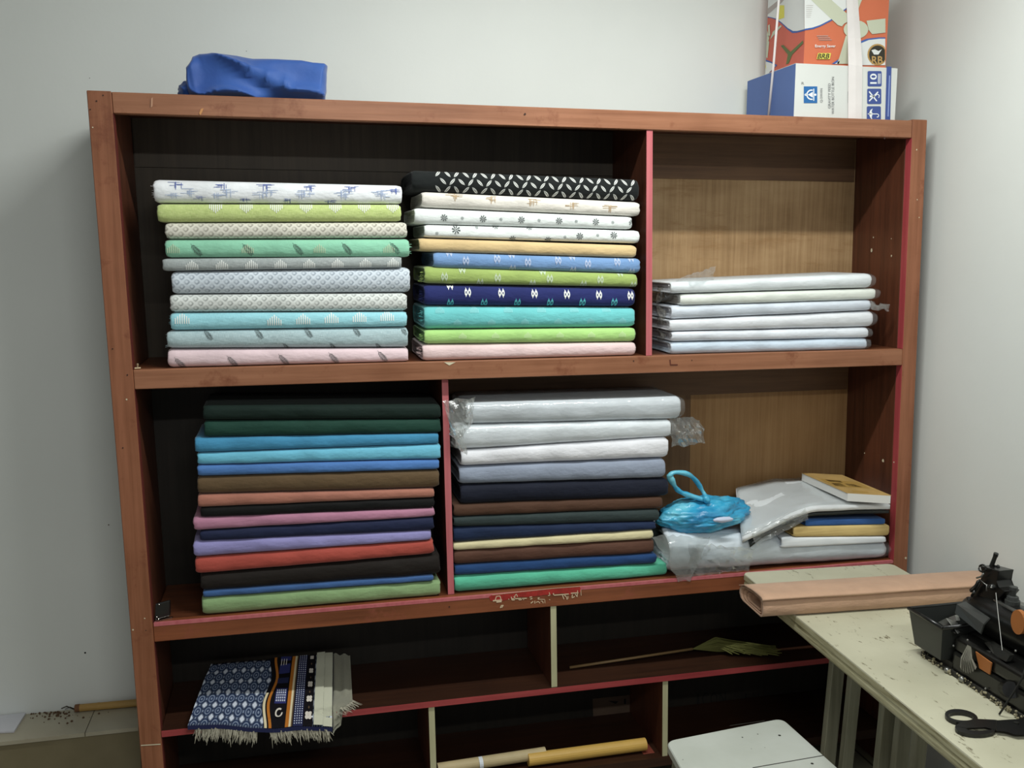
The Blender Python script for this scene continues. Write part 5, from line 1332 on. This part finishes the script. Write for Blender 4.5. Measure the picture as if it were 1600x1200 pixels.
# grey slanted guard
bm = bmesh.new(); g = [XP(1495, 944, 2.03), XP(1537, 975, 2.0), XP(1532, 990, 1.995), XP(1492, 958, 2.02)]; g2 = [XP(1509, 940, 2.06), XP(1546, 965, 2.03)]
V = [bm.verts.new(p) for p in (g[0], g[1], g[2], g[3], g2[0], g2[1])]
V2 = [bm.verts.new(p+Vector((.004, .001, -.003))) for p in (g[0], g[1], g[2], g[3], g2[0], g2[1])]
for A in ((0, 1, 2, 3), (0, 4, 5, 1)): bm.faces.new([V[i] for i in A]); bm.faces.new([V2[i] for i in A[::-1]])
for a, b_ in ((3, 0), (0, 4), (4, 5), (5, 1), (1, 2), (2, 3)): bm.faces.new((V[a], V[b_], V2[b_], V2[a]))
o = obj('guard_plate', bm, DGR, mc)
# housing below the guard
mbox('lower_housing', MX+.002, MX+.13, -1.36, ty0-.002, zt3+.0605, XP(1490, 992, MX).z, bw=.010, seg=3)
# arm: a thick rounded horizontal body and the standing head
def blob(name, pts, rad, m=MB, fl=1.0, n=20, sub=True):
    bm = bmesh.new(); tube(bm, pts, rad, n, flat=fl); return obj(name, bm, m, mc, smooth=True)
za = XP(1560, 965, 2.10).z
ya0 = XP(1512, 950, 2.10).y
blob('arm', [(2.105, ya0+.0, za-.03), (2.105, ya0-.012, za-.02), (2.105, ya0-.05, za-.008), (2.105, ya0-.12, za-.004), (2.105, -1.2, za-.004), (2.105, -1.36, za-.01)], [.018, .034, .044, .05, .052, .054], fl=1.05)
mbox('pillar', 2.058, 2.152, -1.36, -.985, zt3+.058, za-.02, bw=.016, seg=4)
mbox('needle_plate_block', 2.05, 2.15, -.985, -.78, zt3+.058, za-.045, bw=.012, seg=3)
# head block and needle bar column
hx = 2.11
def col(name, a, b_, r0, r1, m=MB, n=14, fl=1.):
    bm = bmesh.new(); tube(bm, [a, a.lerp(b_, .5), b_], [r0, (r0+r1)/2, r1], n, flat=fl); return obj(name, bm, m, mc, smooth=False)
top = XP(1547, 893, hx); low = XP(1538, 945, hx)
bm = bmesh.new(); P = [(1531, 884), (1561, 892), (1556, 908), (1560, 918), (1570, 924), (1560, 935), (1530, 960), (1512, 948), (1516, 932), (1528, 912), (1536, 900)]
c0_ = [bm.verts.new(XP(x, y, hx-.022)) for x, y in P]; c1_ = [bm.verts.new(v.co+Vector((.042, 0, 0))) for v in c0_]
bm.faces.new(c0_); bm.faces.new(c1_[::-1])
for i in range(len(P)): j = (i+1) % len(P); bm.faces.new((c0_[i], c0_[j], c1_[j], c1_[i]))
bevel(bm, .002, 2); obj('face_plate', bm, MB, mc)
col('needle_bar_rod', XP(1547, 890, hx), XP(1556, 867, hx), .0052, .0048, DST)
col('rod_tip', XP(1555.4, 869, hx), XP(1556.6, 864.5, hx), .0056, .0056, MB)
col('thumb_screw', XP(1555, 890, hx+.005), XP(1560, 884, hx+.005), .0035, .0035, MB); bm = bmesh.new(); tube(bm, [XP(1553, 884.5, hx+.004), XP(1561, 887.5, hx+.004)], .0034, 10); obj('thumb_screw_head', bm, MB, mc)
# linkage in front of the face plate: looped lever, bars and a tension spring
def arcpts(cx, cy, r, a0, a1, X, n=12): return [XP(cx+r*math.cos(a0+(a1-a0)*k/n), cy+r*math.sin(a0+(a1-a0)*k/n), X) for k in range(n+1)]
for name, pts, rad, m in [
 ('lever_loop', arcpts(1535, 888, 5.5, 0, 2*PI, hx-.03), .0022, MB),
 ('thread_guide', [XP(1526, 903, hx-.032), XP(1533, 901, hx-.032), XP(1537, 896, hx-.032)], .0022, STL),
 ('thread_guide', [XP(1530, 905, hx-.034), XP(1541, 914, hx-.034), XP(1542, 924, hx-.034)], .0011, STL),
 ('thread_guide', [XP(1542, 913, hx-.034), XP(1541, 924, hx-.034)], .0014, STL),
 ('presser_bar', [XP(1531, 911, hx-.030), XP(1518, 931, hx-.030)], .0030, DST),
 ('needle_bar', [XP(1528, 908, hx-.036), XP(1524, 918, hx-.036), XP(1517, 924, hx-.036)], .0032, MB),
 ('needle_clamp', [XP(1521, 921, hx-.032), XP(1522, 927, hx-.032)], .0040, STL),
 ('take_up_lever', [XP(1516, 922, hx-.034), XP(1524, 915, hx-.034), XP(1530, 907, hx-.034)], .0028, DST),
 ('spring', [XP(1512, 933, hx-.03), XP(1517, 945, hx-.03), XP(1522, 952, hx-.03)], .0042, MB),
 ('tension_disc', [XP(1549, 917, hx-.030), XP(1551, 917.5, hx-.036)], .0075, MB),
 ('tension_nut', [XP(1548.5, 918, hx-.036), XP(1549, 918, hx-.042)], .0024, STL)]:
    bm = bmesh.new(); tube(bm, pts, rad, 8); obj(name, bm, m, mc, smooth=True)
# spool plate with knob on top of the arm
pz = za+.046
bm = bmesh.new(); P = [XP(x, y, X) for x, y, X in ((1552, 925, 2.06), (1575, 927, 2.12), (1610, 934, 2.15), (1604, 942, 2.07), (1588, 941, 2.06))]
P = [Vector((p.x, p.y, pz)) for p in (XP(1553, 926, 2.085), XP(1572, 925, 2.125), XP(1625, 931, 2.15), XP(1612, 944, 2.085), XP(1590, 940, 2.075))]
a_ = [bm.verts.new(p) for p in P]; b__ = [bm.verts.new(p-Vector((0, 0, .0035))) for p in P]; bm.faces.new(a_); bm.faces.new(b__[::-1])
for i in range(5): bm.faces.new((a_[i], a_[(i+1) % 5], b__[(i+1) % 5], b__[i]))
obj('spool_plate', bm, STL, mc)
kc = XP(1583, 926, 2.105); kc.z = pz
bm = bmesh.new(); tube(bm, [kc, kc+Vector((0, 0, .010)), kc+Vector((0, 0, .0105)), kc+Vector((0, 0, .019)), kc+Vector((0, 0, .021))], [.0165, .0165, .014, .0125, .008], 16)
tube(bm, [kc+Vector((0, 0, .020)), kc+Vector((0, 0, .034)), kc+Vector((0, 0, .0345)), kc+Vector((0, 0, .042))], [.0065, .0075, .0095, .0095], 12); obj('tension_knob', bm, DGR, mc)
# orange badge, square patch, rag, bracket, thread
bm = bmesh.new(); c = XP(1592, 972, 2.052); n_ = 20
A = [bm.verts.new(c+Vector((-.004, .020*math.cos(2*PI*k/n_), .028*math.sin(2*PI*k/n_)))) for k in range(n_)]; C = [bm.verts.new(v.co+Vector((.01, 0, 0))) for v in A]
bm.faces.new(A); bm.faces.new(C[::-1])
for k in range(n_): bm.faces.new((A[k], A[(k+1) % n_], C[(k+1) % n_], C[k]))
o = obj('badge', bm, LTH, mc); o['label'] = 'orange oval badge on the arm'
qx = MX-.004
qpart('patch', [(1524, 1018, qx), (1549, 1036, qx), (1546, 1054, qx), (1530, 1044, qx)], .003, LTH, label='orange-brown square patch')
bm = bmesh.new(); apex = XP(1515, 1009, qx-.002); n_ = 14; base_ = [XP(1500+26*k/n_, 1043+8*math.sin(k/n_*PI)+(2 if k % 2 else -1), qx-.004-(.006 if k % 2 else 0)) for k in range(n_+1)]
top_ = [apex+Vector((-.001, .006-.012*k/n_, 0)) for k in range(n_+1)]
tv = [bm.verts.new(p) for p in top_]; mv = [bm.verts.new(t_.lerp(b0, .6)+Vector((-.006, 0, .002))) for t_, b0 in zip(top_, base_)]; bv = [bm.verts.new(p) for p in base_]
for k in range(n_): bm.faces.new((tv[k], tv[k+1], mv[k+1], mv[k])); bm.faces.new((mv[k], mv[k+1], bv[k+1], bv[k]))
bmesh.ops.solidify(bm, geom=list(bm.faces), thickness=.0015)
obj('rag', bm, RAG, mc)
qpart('bracket', [(1538, 1004, 2.03), (1546, 1003, 2.04), (1578, 1024, 2.02), (1572, 1034, 2.01), (1554, 1024, 2.02)], .012, DST)
qpart('bracket_screw', [(1540, 1016, 2.018), (1548, 1018, 2.018), (1546, 1023, 2.018), (1540, 1020, 2.018)], .003, STL)
bm = bmesh.new(); tube(bm, [XP(1556, 926, 2.048), XP(1559, 955, 2.042), XP(1566, 1016, 2.02)], .0006, 5); obj('thread', bm, plain('white_thread', (206, 206, 200), .8), mc)
bm = bmesh.new(); tube(bm, [XP(1604, 1038, 1.985), XP(1597, 1060, 1.985), XP(1585, 1080, 1.98), XP(1572, 1100, 1.975), Vector((XP(1561, 1122, 1.97).x, XP(1561, 1122, 1.97).y, ZTB+.003))], .0022, 8); o = obj('cord', bm, plain('black_cord', (28, 28, 26), .6), mc, smooth=True)
for px, py, X in ((1512, 1000, MX-.001), (1490, 1009, MX-.001), (1587, 1017, MX-.001), (1540, 1076, MX-.005), (1557, 1056, MX+.03)):
    p = XP(px, py, X); bm = bmesh.new(); bmesh.ops.create_uvsphere(bm, u_segments=8, v_segments=6, radius=.0026, matrix=Matrix.Translation(p)); obj('screw', bm, STL, mc)
col('bobbin_cover', XP(1575, 1075, MX+.02), XP(1580, 1078, MX-.006), .022, .018, MB, 20)

# ------------------------------------------------------------------ scissors
zs = ZTB+.0045
th = thing('scissors', 'large black tailoring scissors lying on the table in front of the sewing machine', 'scissors', at(1540, 1135, Z=ZTB+.0005))
SB = plain('black_scissor_enamel', (20, 20, 19), .35, var=.1)
def P_(x, y, dz=0): return at(x, y, Z=zs+dz)
def loop(cx, cy, rx_, ry_, tilt, wd):
    out = []; 
    for k in range(25):
        a = 2*PI*k/24; x, y = rx_*math.cos(a), ry_*math.sin(a); out.append(P_(cx+x*math.cos(tilt)-y*math.sin(tilt), cy+x*math.sin(tilt)+y*math.cos(tilt)))
    return out
def band_loop(name, outer, inner, extra=None):
    bm = bmesh.new(); O2 = [[bm.verts.new(p+Vector((0, 0, dz))) for p in outer[:-1]] for dz in (.004, -.0035)]; I2 = [[bm.verts.new(p+Vector((0, 0, dz))) for p in inner[:-1]] for dz in (.004, -.0035)]
    n_ = len(O2[0])
    for k in range(n_):
        j = (k+1) % n_
        bm.faces.new((O2[0][k], O2[0][j], I2[0][j], I2[0][k])); bm.faces.new((O2[1][j], O2[1][k], I2[1][k], I2[1][j]))
        bm.faces.new((O2[0][k], O2[1][k], O2[1][j], O2[0][j])); bm.faces.new((I2[0][k], I2[0][j], I2[1][j], I2[1][k]))
    obj(name, bm, SB, th)
band_loop('finger_ring', loop(1502, 1121.5, 26, 10.5, .16, 0), loop(1501.5, 1121.8, 20, 6.4, .10, 0))
band_loop('finger_ring', loop(1524, 1140, 32, 10.5, .05, 0), loop(1531, 1140.3, 22, 4.2, -.02, 0))
def flatpart(name, pts, h0, h1, m):
    bm = bmesh.new(); A = [bm.verts.new(P_(x, y, h1)) for x, y in pts]; C = [bm.verts.new(P_(x, y, h0)) for x, y in pts]; bm.faces.new(A); bm.faces.new(C[::-1])
    for i in range(len(pts)): j = (i+1) % len(pts); bm.faces.new((A[i], A[j], C[j], C[i]))
    bevel(bm, .001, 1); return obj(name, bm, m, th)
flatpart('shank', [(1512, 1126), (1524, 1123), (1555, 1124.5), (1572, 1128), (1572, 1140), (1552, 1140), (1540, 1136), (1510, 1138), (1492, 1134)], -.003, .0045, SB)
flatpart('blade', [(1556, 1125.5), (1580, 1124), (1622, 1122), (1700, 1128), (1700, 1136), (1622, 1148), (1588, 1148.5), (1572, 1143), (1556, 1142)], -.002, .006, SB)
bm = bmesh.new(); c = P_(1588, 1130, .006); tube(bm, [c, c+Vector((0, 0, .0025))], .0055, 12); obj('pivot_screw', bm, DST, th)
